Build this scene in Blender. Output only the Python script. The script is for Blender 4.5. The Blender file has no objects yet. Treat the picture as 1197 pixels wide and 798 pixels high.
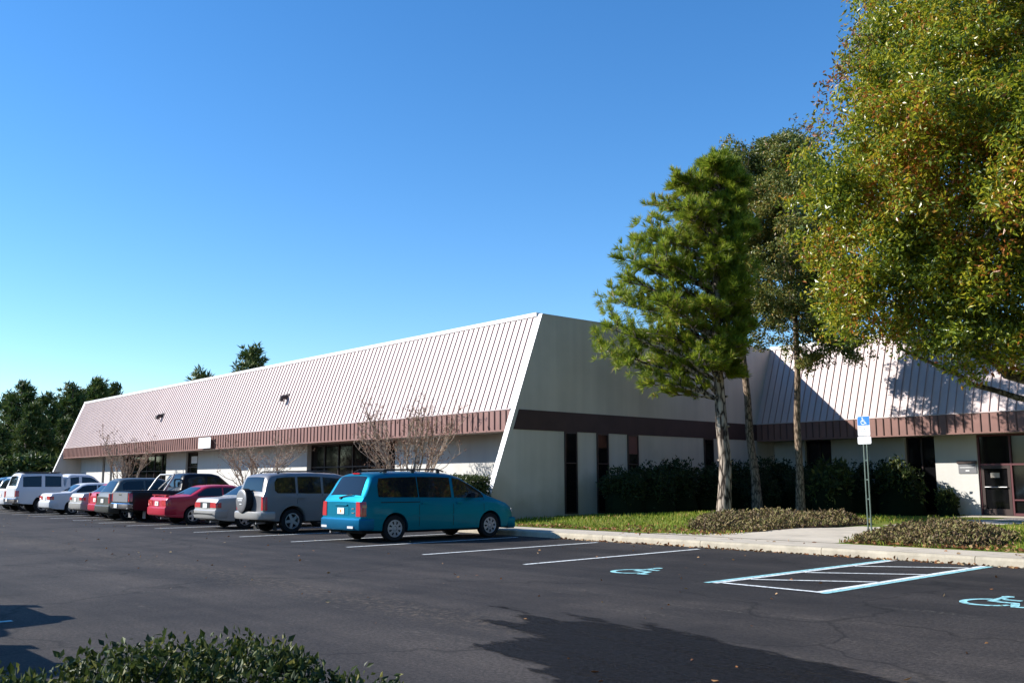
import bpy, math, random
import numpy as np
from mathutils import Vector, Matrix

R = math.radians
rng = np.random.default_rng(11)
random.seed(11)
sc = bpy.context.scene
COL = sc.collection

# ------------------------------------------------------------------ materials
def _nodes(name):
    m = bpy.data.materials.new(name)
    m.use_nodes = True
    nt = m.node_tree
    return m, nt, nt.nodes['Principled BSDF']

def setin(b, k, v):
    if k in b.inputs:
        b.inputs[k].default_value = v

def mat(name, col, rough=.6, metal=0., spec=.5, var=.0, scale=4., bump=0., bscale=40., coat=0., stretch=None, tight=(.3, .7)):
    """plain procedural material: colour mottled by noise, optional bump"""
    m, nt, b = _nodes(name)
    N, L = nt.nodes, nt.links
    setin(b, 'Roughness', rough); setin(b, 'Metallic', metal); setin(b, 'Specular IOR Level', spec)
    if coat:
        setin(b, 'Coat Weight', coat); setin(b, 'Coat Roughness', .04)
    tc = N.new('ShaderNodeTexCoord')
    src = tc.outputs['Object']
    if stretch:
        mp = N.new('ShaderNodeMapping'); mp.inputs['Scale'].default_value = stretch
        L.new(src, mp.inputs['Vector']); src = mp.outputs['Vector']
    if var:
        n = N.new('ShaderNodeTexNoise'); n.inputs['Scale'].default_value = scale
        n.inputs['Detail'].default_value = 6; n.inputs['Roughness'].default_value = .65
        L.new(src, n.inputs['Vector'])
        r = N.new('ShaderNodeValToRGB')
        r.color_ramp.elements[0].position, r.color_ramp.elements[1].position = tight
        c0 = [max(0, c * (1 - var)) for c in col[:3]]; c1 = [min(1, c * (1 + var)) for c in col[:3]]
        r.color_ramp.elements[0].color = (*c0, 1); r.color_ramp.elements[1].color = (*c1, 1)
        L.new(n.outputs['Fac'], r.inputs['Fac']); L.new(r.outputs['Color'], b.inputs['Base Color'])
    else:
        setin(b, 'Base Color', (*col[:3], 1))
    if bump:
        n2 = N.new('ShaderNodeTexNoise'); n2.inputs['Scale'].default_value = bscale
        n2.inputs['Detail'].default_value = 4
        L.new(src, n2.inputs['Vector'])
        bp = N.new('ShaderNodeBump'); bp.inputs['Strength'].default_value = bump; bp.inputs['Distance'].default_value = .02
        L.new(n2.outputs['Fac'], bp.inputs['Height']); L.new(bp.outputs['Normal'], b.inputs['Normal'])
    return m

def leaf_mat(name, stops, rough=.45, trans=.25, spec=.4, clump=.0):
    """leaf colour picked per leaf from a ramp; part of the light passes through"""
    m, nt, b = _nodes(name)
    N, L = nt.nodes, nt.links
    geo = N.new('ShaderNodeNewGeometry')
    r = N.new('ShaderNodeValToRGB'); r.color_ramp.interpolation = 'LINEAR'
    els = r.color_ramp.elements
    els[0].position = stops[0][0]; els[0].color = (*stops[0][1], 1)
    els[1].position = stops[-1][0]; els[1].color = (*stops[-1][1], 1)
    for p, c in stops[1:-1]:
        e = els.new(p); e.color = (*c, 1)
    fac = geo.outputs['Random Per Island']
    if clump:
        tc = N.new('ShaderNodeTexCoord'); n = N.new('ShaderNodeTexNoise'); n.inputs['Scale'].default_value = .55
        n.inputs['Detail'].default_value = 3
        L.new(tc.outputs['Object'], n.inputs['Vector'])
        mr = N.new('ShaderNodeMapRange'); mr.inputs[1].default_value = .35; mr.inputs[2].default_value = .65
        mr.inputs[3].default_value = -clump; mr.inputs[4].default_value = clump
        L.new(n.outputs['Fac'], mr.inputs[0])
        ad = N.new('ShaderNodeMath'); ad.operation = 'ADD'; ad.use_clamp = True
        L.new(fac, ad.inputs[0]); L.new(mr.outputs[0], ad.inputs[1]); fac = ad.outputs[0]
    L.new(fac, r.inputs['Fac'])
    L.new(r.outputs['Color'], b.inputs['Base Color'])
    setin(b, 'Roughness', rough); setin(b, 'Specular IOR Level', spec)
    tr = N.new('ShaderNodeBsdfTranslucent'); L.new(r.outputs['Color'], tr.inputs['Color'])
    mx = N.new('ShaderNodeMixShader'); mx.inputs[0].default_value = trans
    out = N['Material Output']
    L.new(b.outputs[0], mx.inputs[1]); L.new(tr.outputs[0], mx.inputs[2]); L.new(mx.outputs[0], out.inputs['Surface'])
    return m

def glass_mat(name, col, rough=.03, spec=.6):
    m, nt, b = _nodes(name)
    setin(b, 'Base Color', (*col, 1)); setin(b, 'Roughness', rough); setin(b, 'Specular IOR Level', spec)
    return m

def asphalt_mat():
    m, nt, b = _nodes('asphalt')
    N, L = nt.nodes, nt.links
    tc = N.new('ShaderNodeTexCoord'); P = tc.outputs['Object']
    def noise(sc_, det=5, vec=P, rough=.6):
        n = N.new('ShaderNodeTexNoise'); n.inputs['Scale'].default_value = sc_; n.inputs['Detail'].default_value = det
        n.inputs['Roughness'].default_value = rough
        L.new(vec, n.inputs['Vector']); return n.outputs['Fac']
    def ramp(f, p0, c0, p1, c1):
        r = N.new('ShaderNodeValToRGB')
        r.color_ramp.elements[0].position = p0; r.color_ramp.elements[0].color = (*c0, 1)
        r.color_ramp.elements[1].position = p1; r.color_ramp.elements[1].color = (*c1, 1)
        L.new(f, r.inputs['Fac']); return r.outputs['Color']
    def mix(a, c, f, blend='MULTIPLY'):
        x = N.new('ShaderNodeMix'); x.data_type = 'RGBA'; x.blend_type = blend
        if isinstance(f, float): x.inputs[0].default_value = f
        else: L.new(f, x.inputs[0])
        L.new(a, x.inputs[6]); L.new(c, x.inputs[7]); return x.outputs[2]
    base = ramp(noise(.35, 6, rough=.7), .38, (.021, .0190, .0190), .62, (.047, .0415, .0385))
    fine = ramp(noise(26, 4, rough=.8), .40, (.45, .45, .46), .62, (1.7, 1.66, 1.62))
    c = mix(base, fine, .75)
    chip = ramp(noise(48, 2), .66, (1, 1, 1), .74, (3.2, 3.0, 2.7))
    c = mix(c, chip, .8)
    # long faint tyre tracks along the drive aisle
    mp = N.new('ShaderNodeMapping'); mp.inputs['Scale'].default_value = (.05, 1.3, 1)
    L.new(P, mp.inputs['Vector'])
    tr = ramp(noise(1.0, 3, mp.outputs['Vector']), .40, (.76, .76, .78), .62, (1.24, 1.22, 1.18))
    c = mix(c, tr, .85)
    # pale worn scuffs, sparse
    mp2 = N.new('ShaderNodeMapping'); mp2.inputs['Scale'].default_value = (.3, 1.6, 1); mp2.inputs['Rotation'].default_value = (0, 0, R(-4))
    L.new(P, mp2.inputs['Vector'])
    s1 = ramp(noise(.9, 6, mp2.outputs['Vector'], .75), .58, (0, 0, 0), .66, (1, 1, 1))
    s2 = ramp(noise(16, 5, rough=.75), .50, (0, 0, 0), .60, (1, 1, 1))
    sm = mix(s1, s2, 1.0)
    pale = N.new('ShaderNodeRGB'); pale.outputs[0].default_value = (.13, .115, .095, 1)
    hf = N.new('ShaderNodeMath'); hf.operation = 'MULTIPLY'; hf.inputs[1].default_value = .8
    L.new(sm, hf.inputs[0])
    c = mix(c, pale.outputs[0], hf.outputs[0], 'MIX')
    # a worn, gravelly belt down the middle of the aisle (crossed by traffic) and one near the accessible bay
    sep = N.new('ShaderNodeSeparateXYZ'); L.new(P, sep.inputs[0])
    wob = N.new('ShaderNodeMath'); wob.operation = 'MULTIPLY_ADD'; wob.inputs[1].default_value = 1.6; wob.inputs[2].default_value = -7.5
    L.new(noise(.25, 3), wob.inputs[0])
    ys = N.new('ShaderNodeMath'); ys.operation = 'ADD'; L.new(sep.outputs['Y'], ys.inputs[0]); L.new(wob.outputs[0], ys.inputs[1])
    ab = N.new('ShaderNodeMath'); ab.operation = 'ABSOLUTE'; L.new(ys.outputs[0], ab.inputs[0])
    belt = ramp(ab.outputs[0], .05, (1, 1, 1), .7, (0, 0, 0))
    sp = ramp(noise(10, 6, rough=.8), .50, (0, 0, 0), .62, (1, 1, 1))
    bm = mix(belt, sp, 1.0)
    hb = N.new('ShaderNodeMath'); hb.operation = 'MULTIPLY'; hb.inputs[1].default_value = .85; L.new(bm, hb.inputs[0])
    tan = N.new('ShaderNodeRGB'); tan.outputs[0].default_value = (.125, .100, .072, 1)
    c = mix(c, tan.outputs[0], hb.outputs[0], 'MIX')
    # the bays were sealed later than the aisle: darker beyond a wavering line, with paler wheel paths
    sl = N.new('ShaderNodeMath'); sl.operation = 'MULTIPLY_ADD'; sl.inputs[1].default_value = 1.4; L.new(noise(.5, 5), sl.inputs[0]); L.new(sep.outputs['Y'], sl.inputs[2])
    mr = N.new('ShaderNodeMapRange'); mr.inputs[1].default_value = 9.7; mr.inputs[2].default_value = 11.4; L.new(sl.outputs[0], mr.inputs[0])
    r2 = N.new('ShaderNodeValToRGB'); r2.color_ramp.elements[0].color = (1.14, 1.10, 1.06, 1); r2.color_ramp.elements[1].color = (.76, .76, .78, 1); L.new(mr.outputs[0], r2.inputs['Fac'])
    c = mix(c, r2.outputs['Color'], 1.0)
    # oil drips
    od = N.new('ShaderNodeTexVoronoi'); od.inputs['Scale'].default_value = .55; L.new(P, od.inputs['Vector'])
    oil = ramp(od.outputs['Distance'], .02, (.5, .5, .5), .16, (1, 1, 1)); c = mix(c, oil, .6)
    # hairline cracks
    vo = N.new('ShaderNodeTexVoronoi'); vo.feature = 'DISTANCE_TO_EDGE'; vo.inputs['Scale'].default_value = .16
    wv = N.new('ShaderNodeVectorMath'); wv.operation = 'ADD'
    nn = N.new('ShaderNodeTexNoise'); nn.inputs['Scale'].default_value = .7; nn.inputs['Detail'].default_value = 5
    L.new(P, nn.inputs['Vector']); sv = N.new('ShaderNodeVectorMath'); sv.operation = 'SCALE'; sv.inputs['Scale'].default_value = 2.2
    L.new(nn.outputs['Color'], sv.inputs[0]); L.new(P, wv.inputs[0]); L.new(sv.outputs[0], wv.inputs[1])
    L.new(wv.outputs[0], vo.inputs['Vector'])
    cr = ramp(vo.outputs['Distance'], .0, (.35, .35, .35), .009, (1, 1, 1))
    c = mix(c, cr, .85)
    L.new(c, b.inputs['Base Color'])
    setin(b, 'Roughness', .85); setin(b, 'Specular IOR Level', .3)
    bp = N.new('ShaderNodeBump'); bp.inputs['Strength'].default_value = .6; bp.inputs['Distance'].default_value = .012
    L.new(noise(90, 3), bp.inputs['Height']); L.new(bp.outputs['Normal'], b.inputs['Normal'])
    return m

def lawn_mat():
    m, nt, b = _nodes('lawn_turf')
    N, L = nt.nodes, nt.links
    tc = N.new('ShaderNodeTexCoord')
    n = N.new('ShaderNodeTexNoise'); n.inputs['Scale'].default_value = .9; n.inputs['Detail'].default_value = 8
    n2 = N.new('ShaderNodeTexNoise'); n2.inputs['Scale'].default_value = 18; n2.inputs['Detail'].default_value = 4
    L.new(tc.outputs['Object'], n.inputs['Vector']); L.new(tc.outputs['Object'], n2.inputs['Vector'])
    ad = N.new('ShaderNodeMath'); ad.operation = 'MULTIPLY_ADD'; ad.inputs[1].default_value = .5
    hh = N.new('ShaderNodeMath'); hh.operation = 'MULTIPLY'; hh.inputs[1].default_value = .5
    L.new(n2.outputs['Fac'], hh.inputs[0]); L.new(n.outputs['Fac'], ad.inputs[0]); L.new(hh.outputs[0], ad.inputs[2])
    r = N.new('ShaderNodeValToRGB'); e = r.color_ramp.elements
    e[0].position = .36; e[0].color = (.09, .14, .012, 1); e[1].position = .62; e[1].color = (.23, .20, .05, 1)
    x = e.new(.5); x.color = (.13, .18, .02, 1)
    L.new(ad.outputs[0], r.inputs['Fac']); L.new(r.outputs['Color'], b.inputs['Base Color'])
    setin(b, 'Roughness', .9); setin(b, 'Specular IOR Level', .15)
    return m

def stucco_mat(name, col, streak=.10, dirt=False):
    m, nt, b = _nodes(name)
    N, L = nt.nodes, nt.links
    tc = N.new('ShaderNodeTexCoord'); P = tc.outputs['Object']
    n = N.new('ShaderNodeTexNoise'); n.inputs['Scale'].default_value = .7; n.inputs['Detail'].default_value = 6
    L.new(P, n.inputs['Vector'])
    mp = N.new('ShaderNodeMapping'); mp.inputs['Scale'].default_value = (2.2, 2.2, .12)
    L.new(P, mp.inputs['Vector'])
    s = N.new('ShaderNodeTexNoise'); s.inputs['Scale'].default_value = 1.2; s.inputs['Detail'].default_value = 5
    L.new(mp.outputs['Vector'], s.inputs['Vector'])
    av = N.new('ShaderNodeMath'); av.operation = 'ADD'; L.new(n.outputs['Fac'], av.inputs[0]); L.new(s.outputs['Fac'], av.inputs[1])
    r = N.new('ShaderNodeValToRGB'); e = r.color_ramp.elements
    hv = N.new('ShaderNodeMath'); hv.operation = 'MULTIPLY'; hv.inputs[1].default_value = .5; L.new(av.outputs[0], hv.inputs[0])
    e[0].position = .36; e[0].color = (*[c * (1 - streak) for c in col], 1); e[1].position = .62; e[1].color = (*col, 1)
    L.new(hv.outputs[0], r.inputs['Fac']); L.new(r.outputs['Color'], b.inputs['Base Color'])
    if dirt:      # splash stains creeping up from the ground, yellowish, uneven
        sep = N.new('ShaderNodeSeparateXYZ'); L.new(P, sep.inputs[0])
        sn = N.new('ShaderNodeTexNoise'); sn.inputs['Scale'].default_value = .55; sn.inputs['Detail'].default_value = 5; L.new(P, sn.inputs['Vector'])
        m1 = N.new('ShaderNodeMath'); m1.operation = 'MULTIPLY_ADD'; m1.inputs[1].default_value = -5.; m1.inputs[2].default_value = 2.3; L.new(sn.outputs['Fac'], m1.inputs[0])
        m2 = N.new('ShaderNodeMath'); m2.operation = 'ADD'; L.new(m1.outputs[0], m2.inputs[0]); L.new(sep.outputs['Z'], m2.inputs[1])
        mr = N.new('ShaderNodeMapRange'); mr.inputs[1].default_value = .2; mr.inputs[2].default_value = 1.5; mr.inputs[3].default_value = .5; mr.inputs[4].default_value = 0.; L.new(m2.outputs[0], mr.inputs[0])
        mx = N.new('ShaderNodeMix'); mx.data_type = 'RGBA'; mx.inputs[7].default_value = (.27, .22, .13, 1); L.new(mr.outputs[0], mx.inputs[0]); L.new(r.outputs['Color'], mx.inputs[6])
        L.new(mx.outputs[2], b.inputs['Base Color'])
    setin(b, 'Roughness', .85); setin(b, 'Specular IOR Level', .25)
    n3 = N.new('ShaderNodeTexNoise'); n3.inputs['Scale'].default_value = 30; L.new(P, n3.inputs['Vector'])
    bp = N.new('ShaderNodeBump'); bp.inputs['Strength'].default_value = .25; bp.inputs['Distance'].default_value = .01
    L.new(n3.outputs['Fac'], bp.inputs['Height']); L.new(bp.outputs['Normal'], b.inputs['Normal'])
    return m

def bark_mat(name, c0, c1, sc_=6.):
    m, nt, b = _nodes(name)
    N, L = nt.nodes, nt.links
    tc = N.new('ShaderNodeTexCoord'); mp = N.new('ShaderNodeMapping'); mp.inputs['Scale'].default_value = (1.6, 1.6, .5)
    L.new(tc.outputs['Object'], mp.inputs['Vector'])
    v = N.new('ShaderNodeTexVoronoi'); v.inputs['Scale'].default_value = sc_; v.feature = 'DISTANCE_TO_EDGE'
    n = N.new('ShaderNodeTexNoise'); n.inputs['Scale'].default_value = sc_ * 1.5; n.inputs['Detail'].default_value = 6
    L.new(mp.outputs['Vector'], v.inputs['Vector']); L.new(mp.outputs['Vector'], n.inputs['Vector'])
    mu = N.new('ShaderNodeMath'); mu.operation = 'MULTIPLY_ADD'; mu.inputs[1].default_value = 1.2
    L.new(v.outputs['Distance'], mu.inputs[0])
    sb = N.new('ShaderNodeMath'); sb.operation = 'MULTIPLY'; sb.inputs[1].default_value = .7; L.new(n.outputs['Fac'], sb.inputs[0])
    L.new(sb.outputs[0], mu.inputs[2])
    r = N.new('ShaderNodeValToRGB'); e = r.color_ramp.elements
    e[0].position = .36; e[0].color = (*c0, 1); e[1].position = .62; e[1].color = (*c1, 1)
    L.new(mu.outputs[0], r.inputs['Fac']); L.new(r.outputs['Color'], b.inputs['Base Color'])
    setin(b, 'Roughness', .9); setin(b, 'Specular IOR Level', .15)
    bp = N.new('ShaderNodeBump'); bp.inputs['Strength'].default_value = .8; bp.inputs['Distance'].default_value = .03
    L.new(mu.outputs[0], bp.inputs['Height']); L.new(bp.outputs['Normal'], b.inputs['Normal'])
    return m

M = {}
M['asphalt'] = asphalt_mat()
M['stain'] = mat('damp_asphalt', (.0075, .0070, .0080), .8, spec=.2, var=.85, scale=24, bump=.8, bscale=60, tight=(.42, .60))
M['lawn'] = lawn_mat()
M['ground'] = mat('far_ground', (.09, .10, .045), .9, var=.35, scale=.2, spec=.1)
M['mulch'] = mat('mulch', (.085, .05, .03), .95, var=.5, scale=14, spec=.1, bump=.8, bscale=30)
M['kerb'] = mat('kerb_concrete', (.41, .36, .275), .9, var=.22, scale=3, spec=.2, bump=.2, bscale=60)
M['walk'] = mat('walk_concrete', (.53, .465, .375), .9, var=.14, scale=1.6, spec=.2, bump=.2, bscale=60)
M['paint'] = mat('white_road_paint', (.60, .62, .61), .7, var=.45, scale=14, spec=.3, tight=(.36, .52))
M['bluepaint'] = mat('pale_blue_road_paint', (.24, .48, .50), .7, var=.45, scale=14, spec=.3, tight=(.36, .52))
M['stucco'] = stucco_mat('white_stucco', (.60, .585, .55))
M['endstucco'] = stucco_mat('grey_white_stucco', (.62, .545, .475), .16, True)
M['trim'] = mat('white_trim', (.78, .77, .75), .5, var=.05, scale=2)
M['roof'] = mat('pale_pink_metal', (.545, .435, .415), .42, spec=.5, var=.10, scale=1.1, stretch=(2, 1, .25))
M['seam'] = mat('seam_metal', (.39, .275, .255), .5, spec=.4)
M['fascia'] = mat('brown_pink_metal', (.235, .12, .10), .5, spec=.4, var=.12, scale=2.0)
M['fascia_seam'] = mat('fascia_seam_metal', (.13, .065, .055), .5, spec=.4)
M['band'] = mat('brown_band', (.055, .026, .025), .7, var=.18, scale=1.5)
M['soffit'] = mat('soffit', (.42, .38, .33), .8, var=.1, scale=1)
M['bronze'] = mat('bronze_frame', (.05, .032, .028), .45, metal=.3, spec=.5)
M['maroon'] = mat('maroon_frame', (.10, .026, .03), .45, spec=.5)
M['window'] = glass_mat('tinted_glass', (.006, .006, .007), .05, .3)
M['panel'] = mat('redbrown_panel', (.15, .05, .04), .6, var=.1)
M['vent'] = mat('vent_metal', (.045, .03, .028), .6)
M['signblue'] = mat('sign_blue', (.005, .16, .62), .4)
M['signwhite'] = mat('sign_white', (.80, .80, .80), .45, var=.03)
M['signink'] = mat('sign_ink', (.10, .10, .11), .6)
M['galv'] = mat('dark_green_steel', (.075, .11, .09), .55, metal=.2, var=.25, scale=12)
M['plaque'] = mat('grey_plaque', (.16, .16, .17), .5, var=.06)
M['dark'] = mat('dark_plastic', (.018, .018, .02), .6)
M['rubber'] = mat('tyre_rubber', (.016, .016, .017), .85, spec=.2)
M['rim'] = mat('silver_rim', (.46, .46, .47), .35, metal=.75)
M['hub'] = mat('grey_hubcap', (.40, .40, .41), .4, metal=.4)
M['chrome'] = mat('chrome', (.75, .75, .76), .12, metal=1.)
M['carglass'] = glass_mat('car_glass', (.010, .013, .016), .03, .5)
M['lamp_red'] = mat('red_lens', (.45, .012, .02), .18, coat=.6)
M['lamp_amber'] = mat('amber_lens', (.60, .16, .02), .2, coat=.5)
M['lamp_clear'] = mat('clear_lens', (.62, .62, .62), .12, coat=.6)
M['plate'] = mat('licence_plate', (.72, .74, .72), .4)
M['plate_orange'] = mat('plate_orange', (.75, .24, .05), .5)
M['teal'] = mat('teal_paint', (.0, .175, .275), .45, metal=.85, coat=.08, spec=.3)
M['teal_bumper'] = mat('blue_bumper_paint', (.004, .16, .33), .45, metal=.75, coat=.1, spec=.3)
M['silver'] = mat('silver_paint', (.20, .195, .20), .4, metal=.35, coat=.25)
M['champ'] = mat('pale_silver_paint', (.38, .37, .35), .4, metal=.3, coat=.25)
M['red'] = mat('red_paint', (.42, .011, .036), .36, coat=.3)
M['black'] = mat('black_paint', (.007, .008, .010), .35, coat=.12, spec=.2)
M['white'] = mat('white_paint', (.54, .55, .57), .4, coat=.2)
M['green_silver'] = mat('sage_silver_paint', (.105, .11, .10), .4, metal=.6, coat=.2)
M['navy'] = mat('navy_paint', (.01, .02, .05), .3, coat=1.)
M['under'] = mat('underbody', (.012, .012, .012), .9)
M['pinebark'] = bark_mat('pine_bark', (.030, .022, .018), (.40, .33, .27), 4)
M['slimbark'] = bark_mat('slim_bark', (.07, .05, .035), (.30, .22, .16), 8)
M['oakbark'] = bark_mat('grey_bark', (.045, .04, .035), (.20, .175, .15), 5)
M['myrtlebark'] = bark_mat('pale_smooth_bark', (.22, .155, .115), (.42, .33, .25), 5)
M['twig'] = mat('dry_twig', (.20, .12, .085), .9)
M['autumn'] = leaf_mat('autumn_leaf', [(0, (.07, .115, .012)), (.3, (.18, .235, .018)), (.58, (.34, .37, .022)), (.82, (.52, .45, .032)),
                                       (.93, (.50, .29, .03)), (1., (.44, .15, .03))], .34, .42, .55, clump=.28)
M['russet'] = leaf_mat('russet_leaf', [(0, (.08, .09, .02)), (.4, (.16, .12, .03)), (.75, (.34, .16, .09)), (1., (.42, .15, .13))], .45, .28, .4, clump=.15)
M['slimleaf'] = leaf_mat('olive_leaf', [(0, (.055, .09, .018)), (.5, (.14, .175, .032)), (.85, (.29, .27, .05)), (1., (.36, .22, .06))], .42, .25, .45, clump=.15)
M['needle'] = leaf_mat('pine_needle', [(0, (.085, .14, .012)), (.5, (.25, .33, .028)), (.9, (.42, .46, .05)), (1., (.42, .30, .09))], .45, .45, .35, clump=.15)
M['farneedle'] = leaf_mat('far_pine_needle', [(0, (.022, .045, .012)), (.5, (.055, .10, .02)), (1., (.13, .15, .04))], .55, .22, .3, clump=.2)
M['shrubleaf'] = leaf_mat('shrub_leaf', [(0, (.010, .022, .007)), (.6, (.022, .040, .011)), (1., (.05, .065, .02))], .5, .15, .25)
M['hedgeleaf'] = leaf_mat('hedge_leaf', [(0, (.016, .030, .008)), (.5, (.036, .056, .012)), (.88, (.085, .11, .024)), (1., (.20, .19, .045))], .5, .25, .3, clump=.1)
M['boxleaf'] = leaf_mat('clipped_hedge_leaf', [(0, (.03, .05, .012)), (.6, (.07, .10, .02)), (1., (.13, .14, .035))], .45, .2, .4)
M['coverleaf'] = leaf_mat('ground_cover_leaf', [(0, (.10, .062, .036)), (.4, (.19, .13, .062)), (.7, (.18, .18, .05)), (1., (.32, .23, .11))], .6, .15, .3, clump=.2)
M['grassblade'] = leaf_mat('grass_blade', [(0, (.10, .15, .012)), (.6, (.18, .25, .022)), (.88, (.32, .29, .05)), (1., (.44, .31, .11))], .6, .3, .2, clump=.15)
M['fallen'] = leaf_mat('fallen_leaf', [(0, (.12, .055, .025)), (.4, (.24, .10, .04)), (.75, (.36, .19, .08)), (1., (.50, .38, .22))], .7, .15, .2)
M['myrtleleaf'] = leaf_mat('dry_leaf', [(0, (.17, .09, .065)), (.6, (.29, .16, .11)), (1., (.40, .28, .17))], .7, .2, .2)
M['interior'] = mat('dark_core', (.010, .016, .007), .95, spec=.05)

# ------------------------------------------------------------------ helpers
def tag(o, label=None, cat=None, group=None, kind=None):
    if label: o['label'] = label
    if cat: o['category'] = cat
    if group: o['group'] = group
    if kind: o['kind'] = kind
    return o

def empty(name, loc, label, cat, group=None, rz=0.):
    o = bpy.data.objects.new(name, None); COL.objects.link(o)
    o.location = loc; o.rotation_euler = (0, 0, rz); o.empty_display_size = .2
    return tag(o, label, cat, group)

def np_mesh(name, V, F, mats, fmat=None, smooth=False, k=4):
    """fast mesh from numpy: V (n,3), F (m,k) all the same corner count"""
    me = bpy.data.meshes.new(name)
    V = np.asarray(V, np.float32); F = np.asarray(F, np.int32)
    me.vertices.add(len(V)); me.vertices.foreach_set('co', V.ravel())
    me.loops.add(F.size); me.loops.foreach_set('vertex_index', F.ravel())
    me.polygons.add(len(F))
    me.polygons.foreach_set('loop_start', np.arange(0, F.size, F.shape[1], dtype=np.int32))
    if fmat is not None: me.polygons.foreach_set('material_index', np.asarray(fmat, np.int32))
    me.polygons.foreach_set('use_smooth', np.full(len(F), smooth))
    for m in mats: me.materials.append(m)
    me.update(calc_edges=True)
    return me

def link(name, me, parent=None):
    o = bpy.data.objects.new(name, me); COL.objects.link(o)
    if parent is not None: o.parent = parent
    return o

class MB:
    def __init__(s): s.v = []; s.f = []; s.m = []
    def add(s, vs, fs, m=0):
        n = len(s.v); s.v += [tuple(map(float, p)) for p in vs]
        for f in fs: s.f.append(tuple(n + i for i in f)); s.m.append(m)
    def quad(s, a, b, c, d, m=0): s.add([a, b, c, d], [(0, 1, 2, 3)], m)
    def box(s, x0, x1, y0, y1, z0, z1, m=0):
        v = [(x0, y0, z0), (x1, y0, z0), (x1, y1, z0), (x0, y1, z0), (x0, y0, z1), (x1, y0, z1), (x1, y1, z1), (x0, y1, z1)]
        s.add(v, [(0, 3, 2, 1), (4, 5, 6, 7), (0, 1, 5, 4), (1, 2, 6, 5), (2, 3, 7, 6), (3, 0, 4, 7)], m)
    def prism(s, A, B, m=0):
        """two matching polygons A,B joined, ends capped"""
        n = len(A); s.add(list(A) + list(B), [tuple(range(n - 1, -1, -1)), tuple(range(n, 2 * n))] +
                          [(i, (i + 1) % n, n + (i + 1) % n, n + i) for i in range(n)], m)
    def tube(s, pts, rad, n=8, m=0, cap=True):
        pts = [Vector(p) for p in pts]; rs = rad if hasattr(rad, '__len__') else [rad] * len(pts)
        rings = []; up = None
        for i, p in enumerate(pts):
            d = (pts[min(i + 1, len(pts) - 1)] - pts[max(i - 1, 0)]).normalized()
            if up is None:
                up = d.orthogonal().normalized()
            up = (up - d * up.dot(d))
            up = up.normalized() if up.length > 1e-5 else d.orthogonal().normalized()
            sd = d.cross(up)
            rings.append([p + (up * math.cos(2 * math.pi * k / n) + sd * math.sin(2 * math.pi * k / n)) * rs[i] for k in range(n)])
        vs = [q for r_ in rings for q in r_]; fs = []
        for i in range(len(pts) - 1):
            for k in range(n):
                a = i * n + k; b = i * n + (k + 1) % n
                fs.append((a, b, b + n, a + n))
        if cap: fs += [tuple(range(n - 1, -1, -1)), tuple(range((len(pts) - 1) * n, len(pts) * n))]
        s.add(vs, fs, m)
    def lathe(s, prof, n=24, axis='x', c=(0, 0, 0), m=0):
        """prof: list of (radius, along axis)"""
        vs = []
        for r_, a in prof:
            for k in range(n):
                t = 2 * math.pi * k / n
                p = (a, r_ * math.cos(t), r_ * math.sin(t)) if axis == 'x' else ((r_ * math.cos(t), a, r_ * math.sin(t)) if axis == 'y' else (r_ * math.cos(t), r_ * math.sin(t), a))
                vs.append((c[0] + p[0], c[1] + p[1], c[2] + p[2]))
        fs = [(i * n + k, i * n + (k + 1) % n, (i + 1) * n + (k + 1) % n, (i + 1) * n + k) for i in range(len(prof) - 1) for k in range(n)]
        s.add(vs, fs, m)
    def grid(s, rows, m=0):
        nr, nc = len(rows), len(rows[0])
        s.add([p for r_ in rows for p in r_], [(i * nc + j, i * nc + j + 1, (i + 1) * nc + j + 1, (i + 1) * nc + j) for i in range(nr - 1) for j in range(nc - 1)], m)
    def mesh(s, name, mats, origin=(0, 0, 0), smooth=None):
        me = bpy.data.meshes.new(name)
        o = origin
        me.from_pydata([(p[0] - o[0], p[1] - o[1], p[2] - o[2]) for p in s.v], [], s.f)
        if not isinstance(mats, (list, tuple)): mats = [mats]
        for q in mats: me.materials.append(q)
        me.polygons.foreach_set('material_index', np.array(s.m, np.int32))
        if smooth is not None:
            me.polygons.foreach_set('use_smooth', np.full(len(me.polygons), True))
            me.update()
            try: me.set_sharp_from_angle(angle=R(smooth))
            except Exception: pass
        me.update()
        return me
    def build(s, name, mats, parent=None, smooth=None, world=True):
        """world=True: vertices are world coordinates, made local to an unrotated parent"""
        org = tuple(parent.location) if (parent is not None and world and parent.parent is None) else (0, 0, 0)
        if parent is not None and world and parent.parent is not None: org = tuple(parent.parent.location)
        return link(name, s.mesh(name, mats, org, smooth), parent)

def fix_normals(me):
    import bmesh
    bm = bmesh.new(); bm.from_mesh(me); bmesh.ops.recalc_face_normals(bm, faces=bm.faces); bm.to_mesh(me); bm.free()

# ------------------------------------------------------------------ camera, light, sky
F_PX, W_PX = 1115., 1197.
H_CAM = 1.45
PITCH = math.atan((563.5 - 399) / F_PX)
YAW = R(49.218)
cam_d = bpy.data.cameras.new('camera'); cam = bpy.data.objects.new('camera', cam_d); COL.objects.link(cam)
cam_d.sensor_width = 36; cam_d.lens = 36 * F_PX / W_PX; cam_d.clip_start = .1; cam_d.clip_end = 6000
cam.location = (0, 0, H_CAM); cam.rotation_euler = (math.pi / 2 + PITCH, 0, YAW)
sc.camera = cam

SUN = Vector((-1.225, -1.29, 1.)).normalized()
sun_d = bpy.data.lights.new('sun', 'SUN'); sun_d.energy = 5.0; sun_d.angle = R(.53); sun_d.color = (1., .955, .88)
sun = bpy.data.objects.new('sun', sun_d); COL.objects.link(sun)
sun.rotation_euler = (-SUN).to_track_quat('-Z', 'Y').to_euler()

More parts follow.
